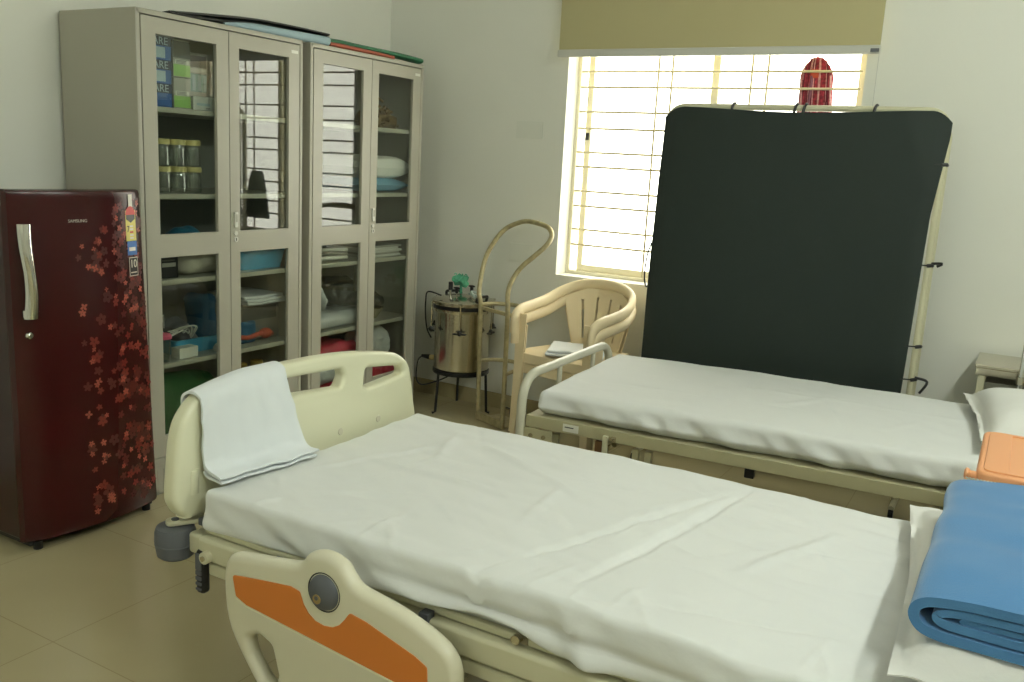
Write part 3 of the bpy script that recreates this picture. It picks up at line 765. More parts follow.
y0, y1 = -2.345, -2.281
sticker(s, y0 + 0.022, y1 - 0.016, 1.222, 1.282, SW, 0.0028); sticker(s, y0, y1, 1.108, 1.222, SY, 0.0028)
s.grid(lambda u, v: (fdoor((y0 + y1) / 2 + 0.031 * math.cos(PI * u) * v, 0.0031), (y0 + y1) / 2 + 0.031 * math.cos(PI * u) * v, 1.206 + 0.032 * math.sin(PI * u) * v), 14, 2, SR)
sticker(s, y0 + 0.004, y1 - 0.004, 1.190, 1.206, SK, 0.0031)
s.grid(lambda u, v: (fdoor(y0 + 0.004 + (y1 - y0 - 0.008) * (0.5 + (u - 0.5) * v), 0.0031), y0 + 0.004 + (y1 - y0 - 0.008) * (0.5 + (u - 0.5) * v), 1.176 + 0.014 * v), 4, 1, SK)
for q in range(5): sticker(s, y0 + 0.024, y1 - 0.018, 1.116 + 0.011 * q, 1.122 + 0.011 * q, SR if q == 2 else SW, 0.0031)
s.text('7', 0.034, SK, on_door(y0 + 0.014, 1.152, 0.0034))
ftap(s.build('energy_sticker', door))
s = MB(); sticker(s, y0 + 0.004, y1, 1.054, 1.107, SB, 0.0028); sticker(s, y0 + 0.014, y1 - 0.010, 1.070, 1.084, SW, 0.0031)
ftap(s.build('blue_sticker', door))
s = MB(); sticker(s, y0 + 0.010, y1, 0.974, 1.046, SW, 0.0028); sticker(s, y0 + 0.013, y1 - 0.003, 0.977, 1.043, SK, 0.0031)
s.text('10', 0.044, SW, on_door((y0 + y1) / 2 + 0.004, 1.020, 0.0035)); sticker(s, y0 + 0.018, y1 - 0.008, 0.986, 0.990, SW, 0.0034)
ftap(s.build('warranty_sticker', door))
for x in (0.10, 0.575):
    for y in (FY0 + 0.05, FY1 - 0.05):
        MB().cyl((x, y, 0), (x, y, 0.03), 0.016, BLACKP, 12).build('foot', fg)
MB().box((0.06, FY0 + 0.02, 0.015), (0.575, FY1 - 0.02, 0.033), BLACKP, 0.003).build('base_skirt', fg)
solo(MB().tube(crspline([(0.012, -2.84, 0.25), (0.012, -2.86, 0.9), (0.02, -2.855, 1.25), (0.03, -2.845, 1.325), (0.04, -2.838, 1.335), (0.03, -2.85, 1.30)], 6), 0.004, BLACKP, 8), 'power_cord', 'dark power cord looping up the wall behind the refrigerator', 'cord', (0.02, -2.85, 0.9))

# ------------------------------------------------------------------ near bed (electric ward bed)
B1Y0, B1Y1 = -3.045, -2.118
nb = thing('hospital_bed', 'near cream hospital bed with orange-striped side rail lowered', 'bed', (2.75, -2.58, 0))
fo = [(-3.045, 0.512), (-2.6, 0.508), (-2.11, 0.512), (-2.068, 0.528), (-2.053, 0.572), (-2.066, 0.634), (-2.086, 0.725), (-2.106, 0.774), (-2.15, 0.808), (-2.214, 0.829), (-2.42, 0.860), (-2.644, 0.871), (-2.876, 0.868), (-3.02, 0.846), (-3.086, 0.800), (-3.112, 0.745), (-3.123, 0.67), (-3.130, 0.59), (-3.122, 0.555), (-3.096, 0.524)][::-1]
fo = crspline([(y + 0.030 * max(0, min(1, (-2.85 - y) / 0.2)), z) for y, z in fo], 5, True)
def win(pts, r): return fillet(pts, r, 5, True)
holes = [win([(-2.345, 0.735), (-2.325, 0.728), (-2.13, 0.742), (-2.142, 0.772), (-2.34, 0.797)], 0.018),
         win([(-2.64, 0.77), (-2.46, 0.755), (-2.44, 0.79), (-2.455, 0.815), (-2.72, 0.828), (-2.9, 0.818), (-2.965, 0.795), (-3.005, 0.735), (-2.88, 0.752)], 0.018)]
b = MB().plate(fo, holes, 0.050, 0.015, ABS, YZ(1.726), 4)
fbo = b.build('footboard', nb, 60)
# moulded ridges of the board
rg = MB()
rg.tube(crspline([(1.752, -3.035, 0.58), (1.752, -3.035, 0.645)], 3), 0.013, ABS, 12, flat=0.3, up=(1, 0, 0))
rg.build('moulded_ridge', fbo, 60)
for yy in (-2.46, -2.27): MB().cyl((1.745, yy, 0.612), (1.753, yy, 0.612), 0.012, ABS2, 14, bev=0.002).build('screw_cap', fbo)
hb = fbo.copy(); COL.objects.link(hb); hb.name = 'headboard'; hb.location = (2.14, 0, 0.06)
# frame
f = MB()
for y in (-3.052, -2.098):
    f.rbox((1.80, y - 0.02, 0.425), (3.86, y + 0.02, 0.485), 0.010, FRAME, (6, 1, 1))
    f.rbox((1.83, y - 0.012, 0.385), (3.80, y + 0.012, 0.418), 0.006, FRAME, (6, 1, 1))
for x in (1.775, 3.86): f.rbox((x - 0.025, -3.06, 0.425), (x + 0.025, -2.09, 0.482), 0.010, FRAME, (1, 4, 1))
for x in (2.3, 3.3): f.box((x - 0.03, -3.05, 0.39), (x + 0.03, -2.1, 0.425), FRAME, 0.004)
f.build('bed_frame', nb)
dk = MB()
for a, c in ((1.80, 2.745), (2.762, 3.80)): dk.rbox((a, B1Y0 - 0.002, 0.487), (c, B1Y1 + 0.002, 0.506), 0.006, FRAME, (4, 3, 1))
dk.cyl((2.738, -3.056, 0.497), (2.738, -3.040, 0.497), 0.011, STEEL, 14)
dk.build('mattress_deck', nb)
for x in (2.06, 2.505): MB().box((x, -3.078, 0.472), (x + 0.026, -3.05, 0.499), GREYP, 0.003).build('rail_clip', nb)
# bumpers
for y in (-3.058, -2.08):
    sgn = -1 if y < -2.5 else 1
    bp = MB().lathe([(0, 0.400), (0.040, 0.401), (0.048, 0.408), (0.052, 0.434), (0.0535, 0.440), (0.0520, 0.443), (0.0535, 0.446), (0.0525, 0.473), (0.048, 0.485), (0.040, 0.489), (0, 0.4895)], (1.700, y, 0), GREYP, 28, cap=False).build('bumper_wheel', nb)
    MB().plate(fillet([(-0.024, -0.021), (0.15, -0.016), (0.15, 0.016), (-0.024, 0.021)], 0.018, 5, True), [], 0.012, 0.003, FRAME, Matrix.Translation((1.700, y, 0.497)) @ Matrix.Rotation(-sgn * 1.0, 4, 'Z'), 2).build('bumper_arm', nb)
    MB().cyl((1.700, y, 0.502), (1.700, y, 0.506), 0.010, GREYP, 14).build('bumper_bolt', nb)
MB().box((1.76, -3.035, 0.495), (1.79, -2.13, 0.515), GREYP, 0.003).build('board_socket', nb)
pd = MB().rbox((1.795, -3.078, 0.330), (1.825, -3.050, 0.452), 0.011, BLACKP, (1, 1, 4))
for k in range(7): pd.box((1.800, -3.081, 0.342 + 0.014 * k), (1.820, -3.077, 0.348 + 0.016 * k), GREYP, 0.001)
pd.build('hook', nb)
MB().cyl((1.84, -3.09, 0.442), (1.84, -3.06, 0.442), 0.016, FRAME, 14, bev=0.002).cyl((1.84, -3.094, 0.442), (1.84, -3.09, 0.442), 0.007, STEEL, 10).build('pivot_bolt', nb)
# undercarriage
u_ = MB()
for y in (-2.9, -2.25): u_.box((2.05, y - 0.025, 0.14), (3.65, y + 0.025, 0.18), FRAME, 0.004)
for x in (2.15, 3.55): u_.box((x - 0.025, -2.9, 0.14), (x + 0.025, -2.25, 0.18), FRAME, 0.004)
for x in (2.45, 3.35):
    for y in (-2.8, -2.35): u_.tube([(x, y, 0.17), (x - 0.15, y, 0.40)], 0.02, FRAME, 10)
u_.build('undercarriage', nb)
for x in (2.15, 3.55):
    for y in (-2.9, -2.25):
        cst = MB().cyl((x, y, 0.10), (x, y, 0.15), 0.014, STEEL, 10).box((x - 0.02, y - 0.022, 0.05), (x + 0.02, y + 0.022, 0.11), FRAME, 0.004).build('caster', nb)
        MB().cyl((x, y - 0.014, 0.05), (x, y + 0.014, 0.05), 0.05, GREYP, 22, bev=0.006).build('caster_wheel', cst)
# lowered side rail
so = [(1.984, 0.47), (1.987, 0.40), (2.005, 0.33), (2.06, 0.25), (2.12, 0.19), (2.22, 0.16), (2.50, 0.16), (2.60, 0.20), (2.645, 0.29), (2.661, 0.40), (2.648, 0.462), (2.60, 0.50), (2.50, 0.532), (2.40, 0.550), (2.370, 0.570), (2.348, 0.594), (2.30, 0.606), (2.254, 0.594), (2.232, 0.570), (2.205, 0.556), (2.10, 0.54), (2.02, 0.527), (1.995, 0.508)]
so = crspline(so, 4, True)
ho = [fillet([(2.062, 0.325), (2.10, 0.345), (2.14, 0.33), (2.16, 0.26), (2.15, 0.215), (2.115, 0.235), (2.075, 0.285)], 0.018, 4, True),
      fillet([(2.24, 0.255), (2.40, 0.275), (2.56, 0.30), (2.53, 0.215), (2.24, 0.205)], 0.025, 4, True)]
sr = MB().plate(so, ho, 0.045, 0.019, ABS2, XZ(-3.135), 4).build('side_rail', nb, 60)
orl = fillet([(2.015, 0.476), (2.10, 0.489), (2.20, 0.502), (2.228, 0.497), (2.240, 0.470), (2.255, 0.452), (2.275, 0.440), (2.30, 0.436), (2.325, 0.440), (2.345, 0.452), (2.360, 0.470), (2.374, 0.490), (2.42, 0.483), (2.55, 0.447), (2.583, 0.432), (2.587, 0.37), (2.55, 0.365), (2.06, 0.412), (2.026, 0.425)], 0.008, 3, True)
orl = [(x + 0.006, z + 0.002) for x, z in orl]
MB().plate(orl, [], 0.004, 0.0012, ORANGE, XZ(-3.158), 1).build('orange_inlay', sr)
edge = [(2.026, 0.421), (2.06, 0.408), (2.55, 0.361), (2.587, 0.366)]
MB().tube([(x + 0.006, -3.158, z + 0.002) for x, z in edge], 0.0025, ABS, 6).build('inlay_trim', sr)
kn = MB().lathe([(0, 0.016), (0.016, 0.0155), (0.033, 0.012), (0.040, 0.006), (0.042, 0.0)], (2.305, -3.157, 0.518), GREYP, 36, (0, -1, 0)).build('round_knob', sr, 50)
MB().lathe([(0.042, 0.0), (0.0465, 0.0015), (0.0465, 0.0)], (2.305, -3.157, 0.518), BLACKP, 36, (0, -1, 0), cap=False).build('knob_rim', sr)
MB().cyl((2.298, -3.171, 0.506), (2.298, -3.1745, 0.506), 0.011, mat('badge_gold', (176, 150, 92), 0.4, 0.4), 20).cyl((2.298, -3.174, 0.509), (2.298, -3.176, 0.509), 0.005, GREYP, 14).build('knob_badge', sr)
for x in (2.15, 2.50): MB().box((x - 0.02, -3.13, 0.30), (x + 0.02, -3.06, 0.42), FRAME, 0.004).build('rail_arm', nb)

# mattress with fitted sheet
def seg(p, a, b):
    a, b = Vector(a), Vector(b); d = b - a; t_ = max(0, min(1, (p - a).dot(d) / d.length_squared))
    return (p - a - d * t_).length, t_
CR = [((2.83, -2.95), (2.98, -2.15), 0.012, -0.006), ((2.62, -3.03), (2.95, -2.2), 0.010, -0.004), ((2.02, -2.9), (2.3, -2.75), 0.012, 0.004), ((2.0, -2.6), (2.5, -2.62), 0.014, 0.003), ((2.2, -2.3), (2.6, -2.5), 0.012, 0.003),
      ((2.55, -2.5), (2.57, -2.75), 0.012, 0.003), ((3.0, -2.95), (3.35, -2.85), 0.012, -0.004), ((2.05, -2.25), (2.15, -2.5), 0.013, 0.003), ((1.9, -2.75), (2.1, -2.35), 0.012, 0.003), ((3.1, -2.7), (3.25, -2.35), 0.015, 0.004)]
r2 = random.Random(21)
FINE = []
for k in range(46):
    x, y, a, L = r2.uniform(1.9, 3.4), r2.uniform(-3.0, -2.2), r2.choice((0.35, 2.2, 1.2, -0.5)) + r2.uniform(-0.35, 0.35), r2.uniform(0.08, 0.24)
    FINE.append(((x - L * math.cos(a), y - L * math.sin(a)), (x + L * math.cos(a), y + L * math.sin(a)), r2.uniform(0.006, 0.010), r2.choice((-1, 1, 1)) * r2.uniform(0.0012, 0.0026)))
for k in range(16):
    x = 1.95 + 0.11 * k + r2.uniform(-0.03, 0.03)
    FINE.append(((x, -3.045), (x + r2.uniform(-0.10, 0.16), -3.045 + r2.uniform(0.06, 0.2)), 0.008, r2.uniform(0.003, 0.006)))
def m1fn(p, q):
    u = (p.x - 1.775) / 1.95
    swell = math.sin(PI * min(1, max(0, u) * 0.9 + 0.02))
    top = max(0, min(1, (p.z - 0.505) / 0.09))
    r = Vector(p)
    r.z += top * (0.013 * swell ** 0.7 + 0.006 * nz(p, 4, 1) + 0.0055 * nz((p.x * 0.6 + p.y, p.y - p.x * 0.3, 0), 13, 3))
    if p.z > 0.56:
        for a, b, wd, am in CR:
            dd, t_ = seg(Vector((p.x, p.y)), a, b); r.z += 2.6 * am * math.exp(-(dd / (wd * 1.15)) ** 2) * math.sin(PI * (0.1 + 0.8 * t_))
        for a, b, wd, am in FINE:
            if abs(p.x - a[0]) > 0.6: continue
            dd, t_ = seg(Vector((p.x, p.y)), a, b); r.z += am * math.exp(-(dd / wd) ** 2) * math.sin(PI * (0.1 + 0.8 * t_))
        for (cx, cy) in ((2.64, -3.05), (2.86, -3.06)):
            dd = (Vector((p.x, p.y)) - Vector((cx, cy))).length; r.z -= 0.020 * math.exp(-(dd / 0.022) ** 2)
    if p.y < B1Y0 + 0.022:      # near side: draped cloth folds
        side = max(0, min(1, (0.60 - p.z) / 0.08))
        sag = 0.026 * nz((p.x * 2.4 + p.z * 5, 0, p.z * 3), 3, 2) * side + 0.020 * nz((p.x * 9 + p.z * 16, 0, p.z * 5), 1, 7)
        r.y -= 0.008 * swell * side + 0.012 * swell + 0.7 * sag * (0.4 + 0.6 * side) + 0.010 * side
        r.y -= 0.016 * math.exp(-((p.x - 2.86 - (0.6 - p.z) * 0.5) / 0.03) ** 2) * side - 0.012 * math.exp(-((p.x - 2.80 - (0.6 - p.z) * 0.5) / 0.04) ** 2) * side
        r.y += 0.016 * math.exp(-((p.z - 0.545 + 0.02 * (p.x - 2.6)) / 0.012) ** 2) * max(0, math.sin(PI * max(0, min(1, (p.x - 2.3) / 0.9))))
        r.z -= 0.008 * side * max(0, nz((p.x * 7, 0, 0), 1, 21))
        low = max(0, min(1, (0.545 - p.z) / 0.05))
        k = max(0, min(1, (p.x - 2.30) / 0.35)); k2 = max(0, min(1, (p.x - 2.74) / 0.10))
        hem = 0.008 + 0.030 * k - 0.034 * k2 + 0.004 * math.sin(p.x * 13)
        r.z += low * hem
        r.y += 0.006 * low
    elif p.y > B1Y1 - 0.03: r.y += 0.008 * swell * (1 if p.z > 0.53 else 0.6) + 0.004 * nz(p, 8, 9)
    return r
mt1 = MB().rbox((1.797, B1Y0, 0.494), (3.73, B1Y1, 0.602), 0.016, SHEET, (260, 120, 12), 4, m1fn)
solo(mt1, 'mattress', 'wide mattress under a white sheet on the near bed', 'mattress', (2.75, -2.58, 0.507), smooth=70)

# pillow, folded blanket, cloth over the footboard
def pillow(lo, hi, m, seed, flange=0.03, N=36):
    lo, hi = Vector(lo), Vector(hi); c = (lo + hi) / 2; h = (hi - lo) / 2
    def f(u, v, s):
        x, y = u * 2 - 1, v * 2 - 1
        fx = min(1, abs(x) * (1 + flange / h.x)); fy = min(1, abs(y) * (1 + flange / h.y))
        t_ = (max(0, 1 - fx ** 2.6) * max(0, 1 - fy ** 2.6)) ** 0.42
        k = 1 + 0.05 * abs(x * y)
        ry = 1 - 0.05 * (1 - x * x) * abs(y); rx = 1 - 0.05 * (1 - y * y) * abs(x)
        p = Vector((c.x + h.x * x * k * rx, c.y + h.y * y * k * ry, 0))
        e = max(abs(x), abs(y)) ** 6
        p.z = lo.z + (hi.z - lo.z) * 0.30 + s * (hi.z - lo.z) * (0.70 if s > 0 else 0.29) * t_ + 0.012 * e * nz(p, 14, seed) + t_ * 0.010 * nz(p, 9, seed + 2)
        p.z += s * 0.0015
        p.z = max(p.z, lo.z)
        return p
    b = MB(); t = bmesh.new()
    R = []
    for s in (1, -1):
        V = [[t.verts.new(f(i / N, j / N, s)) for j in range(N + 1)] for i in range(N + 1)]; R.append(V)
        for i in range(N):
            for j in range(N): t.faces.new((V[i][j], V[i + 1][j], V[i + 1][j + 1], V[i][j + 1]))
    rim = [(i, 0) for i in range(N)] + [(N, j) for j in range(N)] + [(i, N) for i in range(N, 0, -1)] + [(0, j) for j in range(N, 0, -1)]
    for a, c_ in zip(rim, rim[1:] + rim[:1]):
        t.faces.new((R[0][a[0]][a[1]], R[0][c_[0]][c_[1]], R[1][c_[0]][c_[1]], R[1][a[0]][a[1]]))
    bmesh.ops.recalc_face_normals(t, faces=t.faces)
    return b._join(t, m)
pw_ = pillow((3.392, -3.01, 0.632), (3.735, -2.14, 0.722), PILLOWM, 5)
for v in pw_.bm.verts: v.co.x += 0.060 * (-2.18 - v.co.y) / 0.85 * (1 if v.co.x < 3.56 else 0.5)
solo(pw_, 'pillow', 'white pillow under the folded blue blanket on the near bed', 'pillow', (3.56, -2.55, 0.632), smooth=80)
bk = thing('blanket', 'folded sky blue fleece blanket on the pillow of the near bed', 'blanket', (3.62, -2.66, 0.70))
def bfn(p, v):
    q = Vector(p); q.z += 0.010 * nz((p.x * 0.5, p.y, p.z), 6, 4) + 0.005 * nz((p.x * 0.6, p.y, p.z), 15, 2) - 0.010 * (abs(v - 0.5) * 2) ** 4 + 0.018 * (v - 0.5); q.z += 0.016; q.y += 0.012; q.x += 0.008 * nz((p.y, 0, 0), 6, 1) + 0.012 * (v - 0.5)
    return q
x0 = 3.462
outer = [(3.86, 0.722), (3.70, 0.712), (3.58, 0.711), (3.50, 0.716), (3.476, 0.728), (x0 + 0.008, 0.748), (3.480, 0.766), (3.51, 0.776), (3.60, 0.783), (3.72, 0.785), (3.86, 0.782)]
inner = [(3.86, 0.744), (3.70, 0.733), (3.58, 0.732), (3.522, 0.736), (3.506, 0.747), (3.520, 0.757), (3.56, 0.761), (3.70, 0.765), (3.86, 0.762)]
core = [(3.86, 0.753), (3.70, 0.749), (3.58, 0.7465), (3.545, 0.7465)]
b = MB()
b.ribbon(crspline(outer, 4), 0.018, -2.955, -2.28, BLUE, 44, bfn); b.ribbon(crspline(inner, 4), 0.015, -2.952, -2.285, BLUE, 44, bfn)
b.ribbon(crspline(core, 4), 0.010, -2.948, -2.29, BLUE, 24, bfn)
b.build('folded_layers', bk, 60)
st = MB()
for k in range(26):
    y = -2.262; x = 3.50 + 0.0075 * k
    z = 0.793
    st.tube([(x, y - 0.010, z + 0.012), (x + 0.004, y + 0.004, z + 0.006)], 0.002, SW, 5)
st.build('edge_stitching', bk)
cl = [(1.690, 0.755), (1.690, 0.82), (1.692, 0.852), (1.704, 0.870), (1.726, 0.8775), (1.748, 0.873), (1.763, 0.856), (1.771, 0.80), (1.777, 0.70), (1.782, 0.662), (1.792, 0.643), (1.812, 0.633), (1.842, 0.630)]
cl2 = [(1.759, 0.835), (1.762, 0.80), (1.766, 0.70), (1.771, 0.645), (1.786, 0.622), (1.812, 0.617), (1.838, 0.616)]
def clfn(p, v, o=0.0):
    q = Vector(p)
    top = -0.030 * max(0, 1 - v * 1.6) ** 1.3
    k = max(0, min(1, (p.z - 0.64) / 0.2)); low = 1 - k
    q.z += top * k
    if p.x > 1.77: q.x += low * (0.022 * v - 0.012 * (1 - v)) + 0.004 * nz(p, 12, 3)
    q.y += low * (0.0 + 0.02 * v) + 0.005 * nz((0, p.z, p.x), 16, 5) - 0.018 * v * k
    q.x += 0.005 * (p.x > 1.765) * (nz((p.y * 3, p.z * 8, 0), 3, 9) + 0.5 * nz((p.y * 9, p.z * 5, 0), 3, 2)); q.z += 0.007 * low * nz(p, 16, 1) + 0.006 * low * (1 - v)
    return q
b = MB()
b.ribbon(crspline(cl, 5), 0.007, -3.022, -2.703, TOWEL, 44, clfn)
b.ribbon(crspline(cl2, 5), 0.007, -3.015, -2.710, TOWEL, 44, clfn)
ob = b
solo(ob, 'folded_cloth', 'white folded linen hung over the footboard of the near bed', 'cloth', (1.77, -2.9, 0.62), smooth=70)

# ------------------------------------------------------------------ far bed (simple tubular bed)
TH = math.radians(3.4)
fb = thing('hospital_bed', 'far beige bed with a bent tube foot rail in front of the black screen', 'bed', (1.925, -1.535, 0), TH)
L2, W2 = 2.0, 0.94
f = MB()
for y in (0.0, W2): f.box((0.0, y - 0.016, 0.452), (L2, y + 0.016, 0.499), BEIGE, 0.003)
for x in (0.016, L2 - 0.016): f.box((x - 0.016, 0.017, 0.43), (x + 0.016, W2 - 0.017, 0.497), BEIGE, 0.003)
for k in range(6): f.box((0.25 + 0.3 * k, 0.0, 0.47), (0.29 + 0.3 * k, W2, 0.49), BEIGE)
f.box((0.03, 0.017, 0.49), (L2 - 0.03, W2 - 0.017, 0.497), BEIGE)
f.build('bed_frame', fb, world=False)
hp = fillet([(-0.025, -0.012, 0.06), (-0.025, -0.012, 0.648), (0.005, W2 - 0.05, 0.648), (0.005, W2 - 0.05, 0.06)], 0.13, 10)
rl = MB().tube(hp, 0.019, HOOP, 14).build('foot_rail', fb, world=False)
for y in (0.33, 0.69): MB().tube([(-0.025 + 0.032 * y, y, 0.44), (-0.025 + 0.032 * y, y, 0.64)], 0.011, HOOP, 10).build('rail_bar', fb, world=False)
hh = fillet([(L2 + 0.025, -0.012, 0.06), (L2 + 0.025, -0.012, 0.95), (L2 + 0.025, W2 + 0.005, 0.95), (L2 + 0.025, W2 + 0.005, 0.06)], 0.13, 10)
MB().tube(hh, 0.019, HOOP, 14).build('head_rail', fb, world=False)
for y in (0.2, 0.4, 0.6, 0.8): MB().tube([(L2 + 0.025, y, 0.44), (L2 + 0.025, y, 0.94)], 0.011, HOOP, 10).build('rail_bar', fb, world=False)
for x in (-0.025, L2 + 0.025):
    for y in (-0.012, W2 - 0.05 if x < 0 else W2 + 0.005):
        x = x + (0.03 if x < 0 and y > 0 else 0)
        c_ = MB().box((x - 0.018, y - 0.02, 0.035), (x + 0.018, y + 0.02, 0.075), FRAME, 0.004).build('caster', fb, world=False)
        MB().cyl((x, y - 0.012, 0.035), (x, y + 0.012, 0.035), 0.035, BLACKP, 18, bev=0.004).build('caster_wheel', c_, world=False)
pl = MB().box((-0.01, -0.018, 0.355), (0.115, -0.012, 0.447), BEIGE, 0.002)
for x in (0.025, 0.08): pl.cyl((x, -0.022, 0.418), (x, -0.017, 0.418), 0.009, STEEL, 12)
pl.build('corner_plate', fb, world=False)
br = MB().box((0.33, -0.03, 0.35), (0.35, -0.014, 0.475), FRAME, 0.002).box((0.36, -0.028, 0.455), (0.38, -0.012, 0.475), STEEL, 0.002).cyl((0.365, -0.034, 0.468), (0.365, -0.012, 0.468), 0.008, STEEL, 10)
br.box((0.29, 0.0, 0.30), (0.325, 0.02, 0.44), mat('rusty_brown', (110, 78, 44), 0.7), 0.002)
br.build('hinge_bracket', fb, world=False)
lg = MB()
for x in (0.10, 0.435, 0.485): lg.box((x, 0.02, 0.12), (x + 0.025, 0.045, 0.43), BEIGE, 0.003)
lg.box((0.0, 0.02, 0.10), (0.51, 0.045, 0.125), BEIGE, 0.003)
lg.build('brace_post', fb, world=False)
MB().tube([(0.20, 0.1, 0.30), (0.37, -0.002, 0.44)], 0.011, STEEL, 10).build('crank_rod', fb, world=False)
MB().box((0.86, 0.02, 0.405), (0.895, 0.05, 0.452), BLACKP, 0.004).build('black_stop', fb, world=False)
for x in (1.5,): MB().box((x, 0.03, 0.06), (x + 0.03, 0.06, 0.43), BEIGE, 0.003).build('brace_post', fb, world=False)
lb = MB().box((0.16, -0.0175, 0.460), (0.225, -0.0155, 0.490), LABELM, 0.0005).box((0.168, -0.0181, 0.476), (0.205, -0.0174, 0.480), RIB)
lb.build('paper_label', fb, world=False)
# mattress 2
def m2fn(p, q):
    r = Vector(p); top = max(0, min(1, (p.z - 0.5) / 0.09))
    r.z += top * (0.004 * nz(p, 5, 11) + 0.002 * nz(p, 14, 13) + 0.012 * math.sin(PI * min(1, max(0, p.x / 2))))
    if p.z > 0.575:
        for a, b, wd, am in (((0.9, 0.35), (1.1, 0.62), 0.02, 0.006), ((0.7, 0.55), (1.8, 0.58), 0.016, 0.004), ((0.2, 0.3), (1.0, 0.33), 0.014, -0.003), ((1.15, 0.2), (1.05, 0.5), 0.016, 0.005), ((1.3, 0.25), (1.4, 0.45), 0.02, 0.004)):
            dd, t_ = seg(Vector((p.x, p.y)), a, b); r.z += am * math.exp(-(dd / wd) ** 2) * math.sin(PI * (0.1 + 0.8 * t_))
    if p.y < 0.05:
        s_ = max(0, min(1, (0.595 - p.z) / 0.06))
        r.y -= s_ * (0.012 + 0.022 * nz((p.x * 10 + p.z * 14, 0, p.z * 4), 1, 3) + 0.012 * nz((p.x * 4, 0, 0), 1, 8) + 0.006 * nz((p.x * 22 + p.z * 20, 0, 0), 1, 5))
        low = max(0, min(1, (0.53 - p.z) / 0.03)); r.y += 0.030 * low
        r.z += low * 0.010 * max(0, nz((p.x * 6, 0, 0), 1, 4))
    return r
mt2 = MB().rbox((0.035, 0.012, 0.4985), (L2 - 0.03, W2 - 0.03, 0.598), 0.026, SHEET, (220, 80, 8), 4, m2fn)
mo = mt2.build('mattress', None, 70, world=False); mo.location = (1.925, -1.535, 0); mo.rotation_euler = (0, 0, TH)
mo['label'] = 'mattress under a white sheet on the far bed by the screen'; mo['category'] = 'mattress'
pm = pillow((1.60, 0.13, 0.606), (1.95, 0.86, 0.745), PILLOWM, 15)
for v in pm.bm.verts: v.co.x -= 0.05 * (v.co.y - 0.13) / 0.7
pm = pm.build('pillow', None, 80, world=False)
pm.location = (1.925, -1.535, 0.004); pm.rotation_euler = (0, 0, TH)
pm['label'] = 'white pillow at the right end of the far bed'; pm['category'] = 'pillow'

# ------------------------------------------------------------------ bedside locker with peach top, between the beds
lk = thing('bedside_locker', 'peach plastic topped bedside locker between the two beds', 'locker', (3.74, -1.79, 0))
LT = 0.758
tp = fillet([(3.515, -2.035), (3.97, -2.035), (3.97, -1.565), (3.515, -1.565)], 0.035, 6, True)
MB().plate(tp, [], 0.034, 0.010, PEACH, Matrix.Translation((0, 0, LT - 0.019)), 3).build('top', lk, 50)
ip = fillet([(3.59, -2.0), (3.945, -2.0), (3.945, -1.6), (3.59, -1.6)], 0.012, 4, True)
op = fillet([(3.531, -2.018), (3.955, -2.018), (3.955, -1.583), (3.531, -1.583)], 0.028, 5, True)
MB().plate(op, [ip], 0.006, 0.002, PEACH, Matrix.Translation((0, 0, LT - 0.001)), 2).build('raised_rim', lk, 50)
MB().lathe([(0.010, -0.012), (0.010, 0.006), (0.015, 0.010), (0.016, 0.016), (0.010, 0.020), (0, 0.020)], (3.508, -2.008, LT - 0.020), PEACH, 18, (-1, 0, 0)).build('peg', lk)
MB().box((3.54, -2.01, 0.09), (3.95, -1.59, LT - 0.036), ABS, 0.01, 3).build('body', lk)
dd = MB().box((3.532, -2.0, 0.12), (3.541, -1.6, 0.50), ABS, 0.003).build('door', lk)
MB().box((3.522, -1.82, 0.46), (3.533, -1.78, 0.475), PEACH, 0.003).build('handle', dd)
dr = MB().box((3.532, -2.0, 0.52), (3.541, -1.6, 0.69), ABS, 0.003).build('drawer', lk)
MB().box((3.522, -1.84, 0.60), (3.533, -1.76, 0.615), PEACH, 0.003).build('handle', dr)
for x in (3.58, 3.91):
    for y in (-1.97, -1.63): MB().cyl((x, y, 0), (x, y, 0.092), 0.022, GREYP, 14).build('caster', lk)

# steel-topped stand by the wall and chrome pole
sd = thing('bedside_stand', 'steel topped stand with cream legs against the back wall at far right', 'stand', (3.66, -0.2, 0))
MB().plate(fillet([(3.43, -0.355), (3.90, -0.355), (3.90, -0.03), (3.43, -0.03)], 0.006, 3, True), [], 0.016, 0.004, STEEL, Matrix.Translation((0, 0, 0.734)), 2).build('top', sd)
MB().box((3.435, -0.350, 0.695), (3.895, -0.035, 0.727), STEEL, 0.003).build('top_apron', sd)
for x in (3.445, 3.86):
    for y in (-0.345, -0.07): MB().box((x, y, 0), (x + 0.028, y + 0.028, 0.695), FRAME, 0.003).build('leg', sd)
MB().box((3.475, -0.30, 0.20), (3.855, -0.05, 0.66), mat('stand_box_grey', (150, 148, 132), 0.4), 0.004).build('cupboard', sd)
po = thing('drip_stand', 'chrome pole of a drip stand at the right edge beside the steel stand', 'drip stand', (3.605, -0.40, 0))
MB().cyl((3.605, -0.40, 0.06), (3.605, -0.40, 0.87), 0.012, CHROME, 14).build('pole', po)
MB().cyl((3.605, -0.40, 0.69), (3.605, -0.40, 0.72), 0.018, STEEL, 14).build('clamp', po)
for k in range(5):
    a = 2 * PI * k / 5
    MB().tube([(3.605, -0.40, 0.08), (3.605 + 0.13 * math.cos(a), -0.40 + 0.13 * math.sin(a), 0.03)], 0.010, CHROME, 8).build('leg', po)

